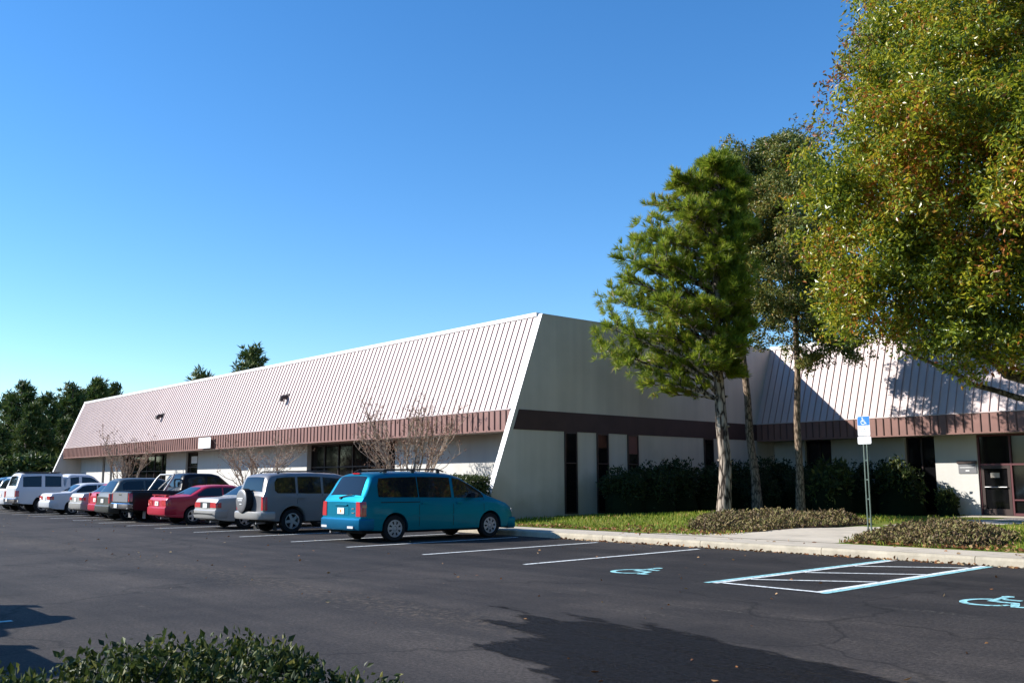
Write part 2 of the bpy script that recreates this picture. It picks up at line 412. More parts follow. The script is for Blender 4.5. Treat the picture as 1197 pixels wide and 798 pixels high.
w = bpy.data.worlds.new('World'); sc.world = w; w.use_nodes = True
nt = w.node_tree; bg = nt.nodes['Background']
sky = nt.nodes.new('ShaderNodeTexSky'); sky.sky_type = 'NISHITA'; sky.sun_disc = False
sky.sun_elevation = math.asin(SUN.z); sky.sun_rotation = math.atan2(SUN.x, SUN.y)
sky.air_density = 1.0; sky.dust_density = .0; sky.ozone_density = 4.0; sky.altitude = 0
hs = nt.nodes.new('ShaderNodeHueSaturation'); hs.inputs['Saturation'].default_value = 1.23; hs.inputs['Value'].default_value = 1.0; hs.inputs['Hue'].default_value = .5025
nt.links.new(sky.outputs[0], hs.inputs['Color']); nt.links.new(hs.outputs[0], bg.inputs['Color']); bg.inputs['Strength'].default_value = .132
sc.view_settings.view_transform = 'Standard'; sc.view_settings.look = 'None'; sc.view_settings.gamma = 1.
sc.view_settings.exposure = .72
sc.render.film_transparent = False
cy = sc.cycles
cy.max_bounces = 6; cy.diffuse_bounces = 3; cy.glossy_bounces = 3; cy.transmission_bounces = 4; cy.transparent_max_bounces = 6
cy.caustics_reflective = False; cy.caustics_refractive = False
cy.use_denoising = True

# ------------------------------------------------------------------ setting: ground, lot, kerb, walk, lawn
def sstep(t): t = np.clip(t, 0, 1); return t * t * (3 - 2 * t)
def lawn_z(x, y):
    x = np.asarray(x, float); y = np.asarray(y, float)
    z = .150 + .10 * sstep((y - 19.) / 3.)
    z = z + .21 * np.exp(-((x + 18.7) / 3.8) ** 2 - ((y - 25.3) / 3.6) ** 2)
    z = z + (.012 * np.sin(x * 1.7 + y * .6) + .010 * np.sin(y * 2.1 - x * .9)) * sstep((y - 19.) / 1.6)
    return z

def structure(name, mb, m, smooth=None):
    return tag(mb.build(name, m, None, smooth), kind='structure')

KY = 17.55
b = MB(); b.box(-1500, 1500, -1500, 1500, -3, -.06); structure('ground', b, M['ground'])
b = MB(); b.quad((-84, -16, 0), (60, -16, 0), (60, KY, 0), (-84, KY, 0)); structure('parking_lot', b, M['asphalt'])
# kerb: one long cast strip with joints every 3 m and a rounded nose
b = MB()
x = -84.
while x < 40:
    L_ = 3.05
    prof = [(KY, -.04), (KY + .008, .10), (KY + .022, .135), (KY + .05, .15), (KY + .16, .151), (KY + .16, -.04)]
    b.prism([(x, p[0], p[1]) for p in prof], [(x + L_ - .014, p[0], p[1]) for p in prof])
    x += L_
structure('kerb', b, M['kerb'])
b = MB(); x = -84.
while x < 40:
    b.box(x, x + 1.51, KY + .163, 19.0, -.04, .150); x += 1.525
structure('sidewalk', b, M['walk'])
# path from the sidewalk to the wing, flared at its mouth
def poly_sheet(name, pts, m, dz=.006, n=26):
    """sheet that follows the lawn inside a 4-sided patch given by left and right edge polylines"""
    b = MB(); Lp, Rp = pts
    def at(pl, t):
        t *= len(pl) - 1; i = min(int(t), len(pl) - 2); f = t - i
        return Vector(pl[i]).lerp(Vector(pl[i + 1]), f)
    rows = []
    for i in range(n):
        a, c = at(Lp, i / (n - 1)), at(Rp, i / (n - 1)); row = []
        for j in range(7):
            p = a.lerp(c, j / 6); row.append((p.x, p.y, float(lawn_z(p.x, p.y)) + dz))
        rows.append(row)
    b.grid(rows); return structure(name, b, m)
poly_sheet('path', ([(-16.6, 18.992), (-15.3, 19.8), (-14.1, 21.2), (-13.7, 23.5), (-13.7, 34.0)], [(-11.35, 18.992), (-11.35, 20), (-11.6, 21.2), (-11.8, 23.5), (-11.8, 34.0)]), M['walk'])
poly_sheet('path', ([(-15.8, 34.02), (-15.8, 36.1)], [(-8., 34.02), (-8., 36.1)]), M['walk'])
# lawn
xs = np.linspace(-24.3, 24, 98); ys = np.linspace(19.0, 36.1, 46)
b = MB(); b.grid([[(x, y, float(lawn_z(x, y))) for x in xs] for y in ys]); structure('lawn', b, M['lawn'], 40)
b = MB()
xs2 = np.linspace(-80, -24.56, 90); ys2 = np.linspace(19.0, 22.4, 6)
b.grid([[(x, y, .15 + .05 * math.sin(math.pi * (y - 19) / 3.4) + .015 * math.sin(3 * x + y)) for x in xs2] for y in ys2])
structure('planting_bed', b, M['mulch'], 40)

# painted markings, 4 mm sheets
PZ = .004
def line(x0, y0, x1, y1, wd, m, name='parking_line', z=PZ):
    b = MB(); d = Vector((x1 - x0, y1 - y0)); n = Vector((-d.y, d.x)).normalized() * wd / 2
    b.quad((x0 + n.x, y0 + n.y, z), (x1 + n.x, y1 + n.y, z), (x1 - n.x, y1 - n.y, z), (x0 - n.x, y0 - n.y, z))
    return structure(name, b, m)
SK = -.085
for x0 in (-13.06, -16.16, -19.12, -21.72, -24.62, -27.70, -30.75, -33.3, -36.2, -39.2, -42.2, -45.2, -48.2, -51.2, -54.2, -57.2, -60.2, -63.2):
    line(x0, 11.55, x0 + SK * 5.6, 17.1, .10, M['paint'])
# access aisle: white lines edged in pale blue, hatched
line(-8.87, 11.55, -9.19, 17.45, .10, M['paint'], 'aisle_line'); line(-8.985, 11.5, -9.305, 17.45, .10, M['bluepaint'], 'aisle_line')
line(-7.23, 11.6, -7.54, 17.4, .11, M['paint'], 'aisle_line'); line(-7.115, 11.56, -7.425, 17.4, .10, M['bluepaint'], 'aisle_line')
line(-8.80, 11.66, -7.30, 11.66, .10, M['paint'], 'aisle_line')
for (p, q) in (((-8.84, 12.4), (-7.36, 13.5)), ((-8.93, 14.0), (-7.46, 15.15)), ((-9.02, 15.7), (-7.52, 16.9))):
    line(p[0], p[1], q[0], q[1], .09, M['paint'], 'aisle_line', PZ)

def ribbon(b, pts, wd, to3, m=0):
    """flat stroke along a 2-D polyline"""
    pts = [Vector(p) for p in pts]; Lr = []
    for i, p in enumerate(pts):
        d = (pts[min(i + 1, len(pts) - 1)] - pts[max(i - 1, 0)]).normalized(); n = Vector((-d.y, d.x)) * wd / 2
        Lr.append((to3(*(p + n)), to3(*(p - n))))
    b.grid([[a for a, _ in Lr], [c for _, c in Lr]], m)
def wheelchair(b, to3, wd=.085, m=0):
    n = 18
    cx, cy_, r_ = .36, .92, .075
    b.add([to3(cx + r_ * math.cos(2 * math.pi * k / n), cy_ + r_ * math.sin(2 * math.pi * k / n)) for k in range(n)], [tuple(range(n))], m)
    ribbon(b, [(.37, .83), (.385, .62), (.40, .44), (.56, .42), (.70, .42), (.77, .27), (.84, .12), (.96, .16)], wd, to3, m)
    ribbon(b, [(.39, .655), (.66, .655)], wd * .8, to3, m)
    arc = [(.45 + .29 * math.cos(R(a)), .33 + .29 * math.sin(R(a))) for a in range(112, 352, 12)]
    ribbon(b, arc, wd * .85, to3, m)
for (ox, oy) in ((-11.35, 11.62), (-5.72, 11.86)):
    b = MB()
    # strokes cross each other: give the figure tiny steps in height so no faces share a plane
    cnt = [0]
    def to3(u, v, ox=ox, oy=oy): return (ox + u * 1.0, oy + v * 1.25, PZ)
    wheelchair(b, to3, .10)
    for k, f in enumerate(b.f):
        pass
    structure('wheelchair_marking', b, M['bluepaint'])
# dark damp / resealed patch with long ragged fingers, in the middle of the drive aisle
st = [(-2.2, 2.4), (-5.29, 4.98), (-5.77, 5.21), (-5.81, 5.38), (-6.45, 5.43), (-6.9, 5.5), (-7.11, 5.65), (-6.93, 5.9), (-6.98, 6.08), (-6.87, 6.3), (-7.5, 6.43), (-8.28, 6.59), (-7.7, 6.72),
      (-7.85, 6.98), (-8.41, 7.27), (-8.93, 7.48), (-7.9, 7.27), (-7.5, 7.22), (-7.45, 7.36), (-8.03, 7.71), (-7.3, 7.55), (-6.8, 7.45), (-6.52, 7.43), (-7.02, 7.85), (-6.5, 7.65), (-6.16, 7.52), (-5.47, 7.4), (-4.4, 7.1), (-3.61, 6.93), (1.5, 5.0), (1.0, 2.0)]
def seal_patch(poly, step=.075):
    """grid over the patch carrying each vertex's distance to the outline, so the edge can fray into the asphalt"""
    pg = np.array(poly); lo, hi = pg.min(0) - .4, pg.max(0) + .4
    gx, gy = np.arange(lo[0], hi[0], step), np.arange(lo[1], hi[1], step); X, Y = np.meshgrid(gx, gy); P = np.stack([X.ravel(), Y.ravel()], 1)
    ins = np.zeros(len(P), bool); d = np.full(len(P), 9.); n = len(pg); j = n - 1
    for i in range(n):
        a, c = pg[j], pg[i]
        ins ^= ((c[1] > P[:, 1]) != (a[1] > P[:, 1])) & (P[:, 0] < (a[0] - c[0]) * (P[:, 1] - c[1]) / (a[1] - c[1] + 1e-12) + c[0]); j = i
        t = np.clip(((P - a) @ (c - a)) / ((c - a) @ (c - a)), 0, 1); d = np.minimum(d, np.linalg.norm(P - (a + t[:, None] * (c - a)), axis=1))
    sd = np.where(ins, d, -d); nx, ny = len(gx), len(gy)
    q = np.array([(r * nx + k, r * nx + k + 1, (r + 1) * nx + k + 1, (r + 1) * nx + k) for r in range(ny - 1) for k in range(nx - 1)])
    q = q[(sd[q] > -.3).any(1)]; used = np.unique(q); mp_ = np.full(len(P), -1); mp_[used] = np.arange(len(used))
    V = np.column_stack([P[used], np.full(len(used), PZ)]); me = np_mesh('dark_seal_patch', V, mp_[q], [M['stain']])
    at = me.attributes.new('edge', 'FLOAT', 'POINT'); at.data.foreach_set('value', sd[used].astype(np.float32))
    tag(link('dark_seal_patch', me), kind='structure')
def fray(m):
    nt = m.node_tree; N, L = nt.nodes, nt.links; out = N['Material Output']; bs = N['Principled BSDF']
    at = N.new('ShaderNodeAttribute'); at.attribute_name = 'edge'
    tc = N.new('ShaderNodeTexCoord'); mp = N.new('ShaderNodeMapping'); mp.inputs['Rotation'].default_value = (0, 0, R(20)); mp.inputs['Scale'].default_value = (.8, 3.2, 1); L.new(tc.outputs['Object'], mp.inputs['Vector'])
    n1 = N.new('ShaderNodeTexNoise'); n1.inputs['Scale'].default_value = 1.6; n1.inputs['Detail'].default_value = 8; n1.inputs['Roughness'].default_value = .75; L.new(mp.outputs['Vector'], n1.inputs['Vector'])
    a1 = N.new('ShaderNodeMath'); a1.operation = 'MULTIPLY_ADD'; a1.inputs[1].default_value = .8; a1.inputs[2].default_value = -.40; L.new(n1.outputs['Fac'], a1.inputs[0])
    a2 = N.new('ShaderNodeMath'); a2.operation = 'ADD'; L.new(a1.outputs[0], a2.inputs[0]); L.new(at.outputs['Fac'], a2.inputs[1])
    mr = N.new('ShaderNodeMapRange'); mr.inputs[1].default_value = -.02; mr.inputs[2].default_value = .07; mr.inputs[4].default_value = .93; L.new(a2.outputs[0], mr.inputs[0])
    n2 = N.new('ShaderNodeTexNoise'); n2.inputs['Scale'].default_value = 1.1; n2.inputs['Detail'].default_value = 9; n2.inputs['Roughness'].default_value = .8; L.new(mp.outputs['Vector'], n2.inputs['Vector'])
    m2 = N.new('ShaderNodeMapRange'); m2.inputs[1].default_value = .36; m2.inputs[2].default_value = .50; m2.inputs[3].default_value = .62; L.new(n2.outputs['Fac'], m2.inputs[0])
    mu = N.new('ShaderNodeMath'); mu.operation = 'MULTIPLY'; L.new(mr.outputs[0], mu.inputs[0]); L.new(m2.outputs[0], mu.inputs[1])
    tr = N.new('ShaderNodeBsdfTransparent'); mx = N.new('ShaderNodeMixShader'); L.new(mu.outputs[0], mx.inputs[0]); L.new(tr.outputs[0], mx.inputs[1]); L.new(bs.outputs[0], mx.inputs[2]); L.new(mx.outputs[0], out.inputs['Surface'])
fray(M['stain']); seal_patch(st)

# ------------------------------------------------------------------ the building
bld = empty('office_building', (-24.3, 22.35, 0), 'long low white building with a pale pink ribbed metal mansard roof and brown fascia', 'building')
XE, XL = -24.3, -75.07
YR, ZR, ZF, ZB = 22.35, 7.26, 3.90, 3.22       # ridge, eave line, fascia bottom
DY = 13.78                                       # the wing stands this much further back
SL = .373
YF = 21.075
def yfin(z): return YR - (ZR - z) * .371
def end_wall(x0, x1, yb, name):
    b = MB(); A = [(yfin(.0), 0.), (yfin(ZR + .06), ZR + .06), (yb, ZR + .06), (yb, 0.)]
    vs = [(x1, *p) for p in A] + [(x0, *p) for p in A]
    b.add(vs, [(0, 3, 2, 1), (4, 5, 6, 7), (2, 3, 7, 6), (3, 0, 4, 7)], 0)
    b.add(vs, [(0, 1, 5, 4)], 1); b.add(vs, [(1, 2, 6, 5)], 1)
    o = b.build(name, [M['endstucco'], M['trim']], bld); fix_normals(o.data)
end_wall(XE - .24, XE, YR + DY + .2, 'end_wall'); end_wall(XL, XL + .24, 44., 'end_wall')
# brown band across the end wall, 15 mm proud
b = MB(); b.prism([(XE + .002, yfin(ZB) + .16, ZB), (XE + .002, yfin(ZF) + .16, ZF), (XE + .002, YF + DY + .02, ZF), (XE + .002, YF + DY + .02, ZB)],
                  [(XE + .017, yfin(ZB) + .16, ZB), (XE + .017, yfin(ZF) + .16, ZF), (XE + .017, YF + DY + .02, ZF), (XE + .017, YF + DY + .02, ZB)])
o = b.build('band', M['band'], bld); fix_normals(o.data)
# slit windows on the end wall
for y0, y1, pan in ((23.38, 23.99, 0), (25.0, 25.6, 0), (26.64, 27.23, 1), (31.2, 31.8, 0)):
    b = MB(); z0, z1 = .37, ZB - .003; X0, X1 = XE + .002, XE + .05
    for q in ((y0, y0 + .05, z0, z1), (y1 - .05, y1, z0, z1), (y0 + .05, y1 - .05, z0, z0 + .06), (y0 + .05, y1 - .05, z1 - .06, z1), (y0 + .05, y1 - .05, 2.1, 2.14)):
        b.box(X0, X1, *q)
    fr = b.build('window_frame', M['bronze'], bld)
    b = MB(); b.box(X0, XE + .02, y0 + .05, y1 - .05, z0 + .06, (z1 - .06 if not pan else 2.1)); b.build('pane', M['window'], fr)
    if pan:
        b = MB(); b.box(X0, XE + .024, y0 + .05, y1 - .05, 2.5, z1 - .06); b.build('panel', M['panel'], fr)
        b = MB(); b.box(X0, XE + .022, y0 + .05, y1 - .05, 2.14, 2.497); b.build('pane', M['window'], fr)

def mansard(x0, x1, dy):
    ph = .055
    # sloped standing-seam sheet
    b = MB()
    y0, y1 = YR + dy - (ZR - ZF) * SL, YR + dy
    b.quad((x0, y0, ZF), (x1, y0, ZF), (x1, y1, ZR), (x0, y1, ZR), 0)
    nrm = Vector((0, -(ZR - ZF), (y1 - y0))).normalized()
    x = x1 - .2
    while x > x0 + .1:
        A = [Vector((x - .014, y0, ZF)), Vector((x + .014, y0, ZF)), Vector((x + .014, y1, ZR)), Vector((x - .014, y1, ZR))]
        Bt = [p + nrm * .036 for p in A]
        b.add([*A, *Bt], [(4, 5, 6, 7), (0, 4, 7, 3), (1, 2, 6, 5), (0, 1, 5, 4)], 1)
        x -= .305
    o = b.build('mansard_roof', [M['roof'], M['seam']], bld)
    b = MB(); b.box(x0, x1, y1 - .05, y1 + .35, ZR - .02, ZR + .12); b.build('ridge_coping', M['trim'], bld)
    b = MB(); b.box(x0, x1, YF + dy - .02, y0 + .06, ZF - .002, ZF + .035); b.build('eave_trim', M['roof'], bld)
    # fascia with battens
    b = MB(); yf = YF + dy
    b.box(x0, x1, yf, yf + .08, ZB, ZF - .004, 0)
    x = x1 - .2
    while x > x0 + .1:
        b.box(x - .016, x + .016, yf - .035, yf, ZB + .02, ZF - .02, 1); x -= .305
    b.build('fascia', [M['fascia'], M['fascia_seam']], bld)
    b = MB(); b.box(x0, x1, yf - .025, yf + .09, ZB - .045, ZB - .002); b.build('drip_edge', M['fascia'], bld)
    b = MB(); b.box(x0, x1, yf + .10, YR + dy + .3, ZB - .02, ZB + .02); b.build('soffit', M['soffit'], bld)
mansard(XL + .243, XE - .243, 0.)
mansard(XE + .003, 14., DY)

def wall_bay(a, c, yw):
    b = MB(); b.box(a, c, yw, yw + .25, 0, ZB - .023); b.build('front_wall', M['stucco'], bld)
def facade(x0, x1, dy, openings):
    """wall with openings; each opening: (x0,x1,kind)"""
    yw = YR + dy; cur = x0
    for a, c, k in openings + [(x1, x1, '')]:
        if a > cur: wall_bay(cur, a, yw)
        cur = c
    for a, c, k in openings:
        if k == 'slit': window(a, c, yw + .12, .3, ZB - .03, 1)
        elif k == 'shop': storefront(a, c, yw + .22)
        elif k == 'door': door(a, c, yw + .12)
        elif k == 'win': window(a, c, yw + .14, .3, ZB - .03, 2)
def window(a, c, y, z0, z1, nx, rails=(2.1,)):
    b = MB(); t = .05
    b.box(a, a + t, y, y + .1, z0, z1); b.box(c - t, c, y, y + .1, z0, z1)
    b.box(a + t, c - t, y, y + .1, z0 - .02, z0 + t); b.box(a + t, c - t, y, y + .1, z1 - t, z1)
    for i in range(1, nx): xx = a + (c - a) * i / nx; b.box(xx - t / 2, xx + t / 2, y + .005, y + .095, z0 + t, z1 - t)
    fr = b.build('window_frame', M['bronze'], bld)
    b = MB(); b.box(a + t, c - t, y + .05, y + .06, z0 + t, z1 - t); b.build('pane', M['window'], fr)
def storefront(a, c, y):
    n = max(3, round((c - a) / 1.25)); z0, z1 = .16, ZB - .03; t = .055
    b = MB(); xs_ = [a + (c - a) * i / n for i in range(n + 1)]
    for xx in xs_: b.box(xx - t / 2, xx + t / 2, y, y + .1, z0, z1)
    for i in range(n):
        for zz in (z0, 2.12, z1 - t): b.box(xs_[i] + t / 2, xs_[i + 1] - t / 2, y + .004, y + .096, zz, zz + t)
    fr = b.build('storefront_frame', M['bronze'], bld)
    for i in range(n):
        b = MB(); b.box(xs_[i] + t / 2, xs_[i + 1] - t / 2, y + .05, y + .06, z0 + t, z1 - t); b.build('pane', M['window'], fr)
    b = MB(); i = n // 2; xx = xs_[i] + .12
    b.tube([(xx, y - .06, .95), (xx, y - .06, 1.3)], .018, 8); b.box(xx - .015, xx + .015, y - .06, y + .05, .95, .98); b.box(xx - .015, xx + .015, y - .06, y + .05, 1.27, 1.3)
    b.build('handle', M['rim'], fr)
def door(a, c, y):
    t = .06; b = MB()
    b.box(a, a + t, y, y + .1, .16, ZB - .03); b.box(c - t, c, y, y + .1, .16, ZB - .03); b.box(a + t, c - t, y, y + .1, 2.3, 2.36); b.box(a + t, c - t, y, y + .1, ZB - .09, ZB - .03)
    d = b.build('door', M['bronze'], bld)
    b = MB(); b.box(a + t, c - t, y + .04, y + .06, .16, 2.3); b.box(a + t, c - t, y + .04, y + .06, 2.36, ZB - .09); b.build('pane', M['window'], d)
    b = MB(); b.box(a + .45, c - .45, y + .025, y + .04, 2.55, 2.95); b.build('notice', M['signwhite'], d)
facade(XL + .243, XE - .243, 0., [(-69.95, -69.45, 'slit'), (-68.3, -67.85, 'slit'), (-65.9, -58.2, 'shop'), (-55.22, -53.48, 'door'), (-40.76, -33.33, 'shop')])
# the wing: two dark windows, then the entrance with its maroon door frame
yw = YR + DY
for a, c in ((XE + .003, -22.79), (-21.55, -18.37), (-17.19, -15.62), (-9., 14.)): wall_bay(a, c, yw)
window(-22.79, -21.55, yw + .14, .3, ZB - .03, 2); window(-18.37, -17.19, yw + .14, .3, ZB - .03, 2)
b = MB(); y = yw + .05
for xx in (-15.59, -14.47, -13.2, -11.6, -10.2, -9.03):
    b.box(xx - .03, xx + .03, y, y + .12, .26, ZB - .03)
for a, c in ((-15.56, -14.50), (-14.44, -13.23), (-13.17, -11.63), (-11.57, -10.23), (-10.17, -9.06)):
    b.box(a, c, y + .004, y + .116, 2.06, 2.13); b.box(a, c, y + .004, y + .116, ZB - .1, ZB - .03)
    if a > -15: b.box(a, c, y + .004, y + .116, .26, .36); b.box(a, c, y + .004, y + .116, .80, .85)
ent = b.build('storefront_frame', M['maroon'], bld)
for a, c in ((-15.56, -14.50), (-14.44, -13.23), (-13.17, -11.63), (-11.57, -10.23), (-10.17, -9.06)):
    b = MB(); b.box(a, c, y + .06, y + .07, 2.13, ZB - .1)
    if a > -15: b.box(a, c, y + .06, y + .07, .36, 2.06)
    b.build('pane', M['window'], ent)
b = MB()
b.box(-15.54, -15.44, y + .02, y + .08, .27, 2.05); b.box(-14.62, -14.52, y + .02, y + .08, .27, 2.05)
b.box(-15.44, -14.62, y + .02, y + .08, 1.95, 2.05); b.box(-15.44, -14.62, y + .02, y + .08, .27, .50)
d = b.build('door', M['bronze'], bld)
b = MB(); b.box(-15.44, -14.62, y + .045, y + .055, .50, 1.95); b.build('pane', M['window'], d)
b = MB(); b.tube([(-15.42, y - .04, 1.28), (-14.64, y - .04, 1.28)], .02, 8); b.box(-15.43, -15.39, y - .04, y + .02, 1.26, 1.30); b.box(-14.67, -14.63, y - .04, y + .02, 1.26, 1.30)
b.build('push_bar', M['rim'], d)
b = MB(); b.box(-15.22, -14.9, y + .03, y + .044, 1.62, 1.80); b.build('notice', M['soffit'], d)
# body behind, and the two small exhaust hoods on the slope
b = MB(); b.box(XL + .245, XE - .245, YR + .62, 60, 0, ZR - .03); b.build('rear_wall', M['endstucco'], bld)
b = MB(); b.box(XE + .005, 14., YR + DY + .62, 60, 0, ZR - .03); b.build('rear_wall', M['endstucco'], bld)
for xv, yv, zv in ((-57.4, 21.66, 5.41), (-41.66, 21.69, 5.49)):
    b = MB(); b.tube([(xv, yv + .1, zv), (xv, yv - .22, zv), (xv, yv - .30, zv - .05), (xv, yv - .32, zv - .2)], [.11, .11, .11, .125], 12)
    b.box(xv - .16, xv + .16, yv - .02, yv + .1, zv - .16, zv + .16)
    b.build('roof_vent', M['vent'], bld)

# ------------------------------------------------------------------ signs
r_ = empty('address_sign', (-49.15, 20.88, 3.5), 'blank pinkish white plate fixed to the brown fascia above the parked black pickup', 'sign')
b = MB(); b.box(-49.95, -48.4, 20.862, 20.893, 3.24, 3.80); b.build('plate', M['signwhite'], r_)
b = MB(); b.box(-49.98, -48.37, 20.866, 20.89, 3.21, 3.24); b.box(-49.98, -48.37, 20.866, 20.89, 3.80, 3.83); b.box(-49.98, -49.95, 20.866, 20.89, 3.24, 3.80); b.box(-48.4, -48.37, 20.866, 20.89, 3.24, 3.80)
b.build('frame', M['bronze'], r_)
r_ = empty('wall_plaque', (-16.0, yw, 2.0), 'grey plaque with white lines on the white wall beside the entrance door', 'plaque')
b = MB(); b.box(-16.32, -15.66, yw - .03, yw - .002, 1.78, 2.13); b.build('plate', M['plaque'], r_)
b = MB(); b.box(-16.36, -15.64, yw - .06, yw - .002, 2.135, 2.24); b.build('hood', M['bronze'], r_)
b = MB(); b.box(-16.27, -15.74, yw - .034, yw - .03, 1.985, 2.005); b.box(-16.06, -15.92, yw - .034, yw - .03, 1.86, 1.90); b.build('lettering', M['signwhite'], r_)

SX, SY = -11.7, 21.1; SZ = float(lawn_z(SX, SY))
sg = empty('parking_sign', (SX, SY, SZ), 'blue and white accessible parking sign on a thin galvanised post beside the path', 'sign')
def text_mesh(txt, size):
    cu = bpy.data.curves.new('lettering', 'FONT'); cu.body = txt; cu.size = size; cu.align_x = 'CENTER'; cu.align_y = 'CENTER'
    ob = bpy.data.objects.new('lettering', cu); COL.objects.link(ob)
    dg = bpy.context.evaluated_depsgraph_get(); me = bpy.data.meshes.new_from_object(ob.evaluated_get(dg))
    bpy.data.objects.remove(ob); bpy.data.curves.remove(cu); return me
# post of two slim channel uprights, seen edge on
b = MB()
for dx in (-.052, .030):
    b.box(SX + dx, SX + dx + .024, SY, SY + .035, SZ - .1, 2.96)
for zz in np.arange(.6, 2.9, .45): b.box(SX - .028, SX + .030, SY + .012, SY + .02, zz, zz + .03)
post = b.build('post', M['galv'], sg)
def rrect(x0, x1, z0, z1, r, n=5):
    P = []
    for cx, cz, a0 in ((x1 - r, z0 + r, -90), (x1 - r, z1 - r, 0), (x0 + r, z1 - r, 90), (x0 + r, z0 + r, 180)):
        P += [(cx + r * math.cos(R(a0 + 90 * k / n)), cz + r * math.sin(R(a0 + 90 * k / n))) for k in range(n + 1)]
    return P
SRZ = R(22)      # the sign faces a little towards the lot entrance
def plate(name, x0, x1, z0, z1, m, y0=-.012, y1=-.008, r=.02, parent=sg):
    P = rrect(x0, x1, z0, z1, r); b = MB()
    b.prism([(p[0], y0, p[1]) for p in P], [(p[0], y1, p[1]) for p in P])
    me = b.mesh(name, m); fix_normals(me); return link(name, me, parent)
zt = 3.0 - SZ
pl = plate('sign_plate', -.155, .155, zt - .46, zt, M['signwhite'])
bl = plate('blue_field', -.148, .148, zt - .215, zt - .006, M['signblue'], -.016, -.0125, .016, pl)
b = MB(); s_ = .175
wheelchair(b, lambda u, v: (-.09 + u * s_, -.0175, zt - .2 + v * s_), .09); link('symbol', b.mesh('symbol', M['signwhite']), bl)
for k, t in enumerate(('PARKING BY', 'DISABLED', 'PERMIT', 'ONLY')):
    me = text_mesh(t, .052); me.materials.clear(); me.materials.append(M['signink'])
    o = link('lettering', me, pl); o.rotation_euler = (math.pi / 2, 0, 0); o.location = (0, -.0135, zt - .25 - k * .055)
pf = plate('lower_plate', -.17, .17, zt - .655, zt - .475, M['signwhite'], -.012, -.008, .03)
b = MB(); b.box(-.09, .11, -.0135, -.0122, zt - .595, zt - .587); link('rule', b.mesh('rule', M['plaque']), pf)

# ------------------------------------------------------------------ cars
_wheel = {}
def wheel_meshes(r, wd, style):
    key = (round(r, 3), round(wd, 3), style)
    if key in _wheel: return _wheel[key]
    b = MB(); h = wd / 2; ri = r * .64
    b.lathe([(ri, -h * .95), (r * .93, -h), (r * .985, -h * .8), (r, -h * .45), (r, h * .45), (r * .985, h * .8), (r * .93, h), (ri, h * .95)], 32)
    b.lathe([(ri, -h * .5), (.001, -h * .5)], 24)
    ty = b.mesh('wheel', M['rubber'], smooth=35)
    b = MB(); n = 28
    b.lathe([(ri * 1.02, h * .80), (ri * 1.02, h * .98), (ri * .94, h * 1.0), (ri * .88, h * .80), (ri * .86, h * .4)], n, m=0)
    b.lathe([(ri * .26, h * .5), (ri * .25, h * .96), (.001, h * 1.0)], n, m=0)
    k = {'hub': 8, 'spoke5': 5, 'spoke6': 6}[style]
    if style == 'hub':
        b.lathe([(ri * .92, h * .86), (ri * .3, h * .95)], n, m=0)
        for i in range(k):
            a = 2 * math.pi * i / k; c_, s_ = math.cos(a), math.sin(a)
            pts = []
            for (rr, ta) in ((.50, -.07), (.84, -.13), (.84, .13), (.50, .07)):
                u, v = ri * rr, ri * ta
                pts.append((h * .99 + (.004 if rr < .6 else -.006), u * c_ - v * s_, u * s_ + v * c_))
            b.add(pts, [(0, 1, 2, 3)], 1)
    else:
        for i in range(k):
            a = 2 * math.pi * i / k + .2; c_, s_ = math.cos(a), math.sin(a)
            sec = []
            for rr, ww in ((.22, .20), (.92, .13 if k == 6 else .17)):
                for sx in (-1, 1): 
                    for xx in (h * .70, h * .97): sec.append((xx, ri * rr * c_ - sx * ri * ww * s_, ri * rr * s_ + sx * ri * ww * c_))
            A = [sec[0], sec[1], sec[3], sec[2]]; B = [sec[4], sec[5], sec[7], sec[6]]
            b.prism(A, B, 0)
        b.lathe([(ri * .9, h * .35), (.02, h * .35)], n, m=1)
    rm = b.mesh('rim', [M['rim'] if style != 'hub' else M['hub'], M['under']], smooth=30)
    _wheel[key] = (ty, rm); return ty, rm

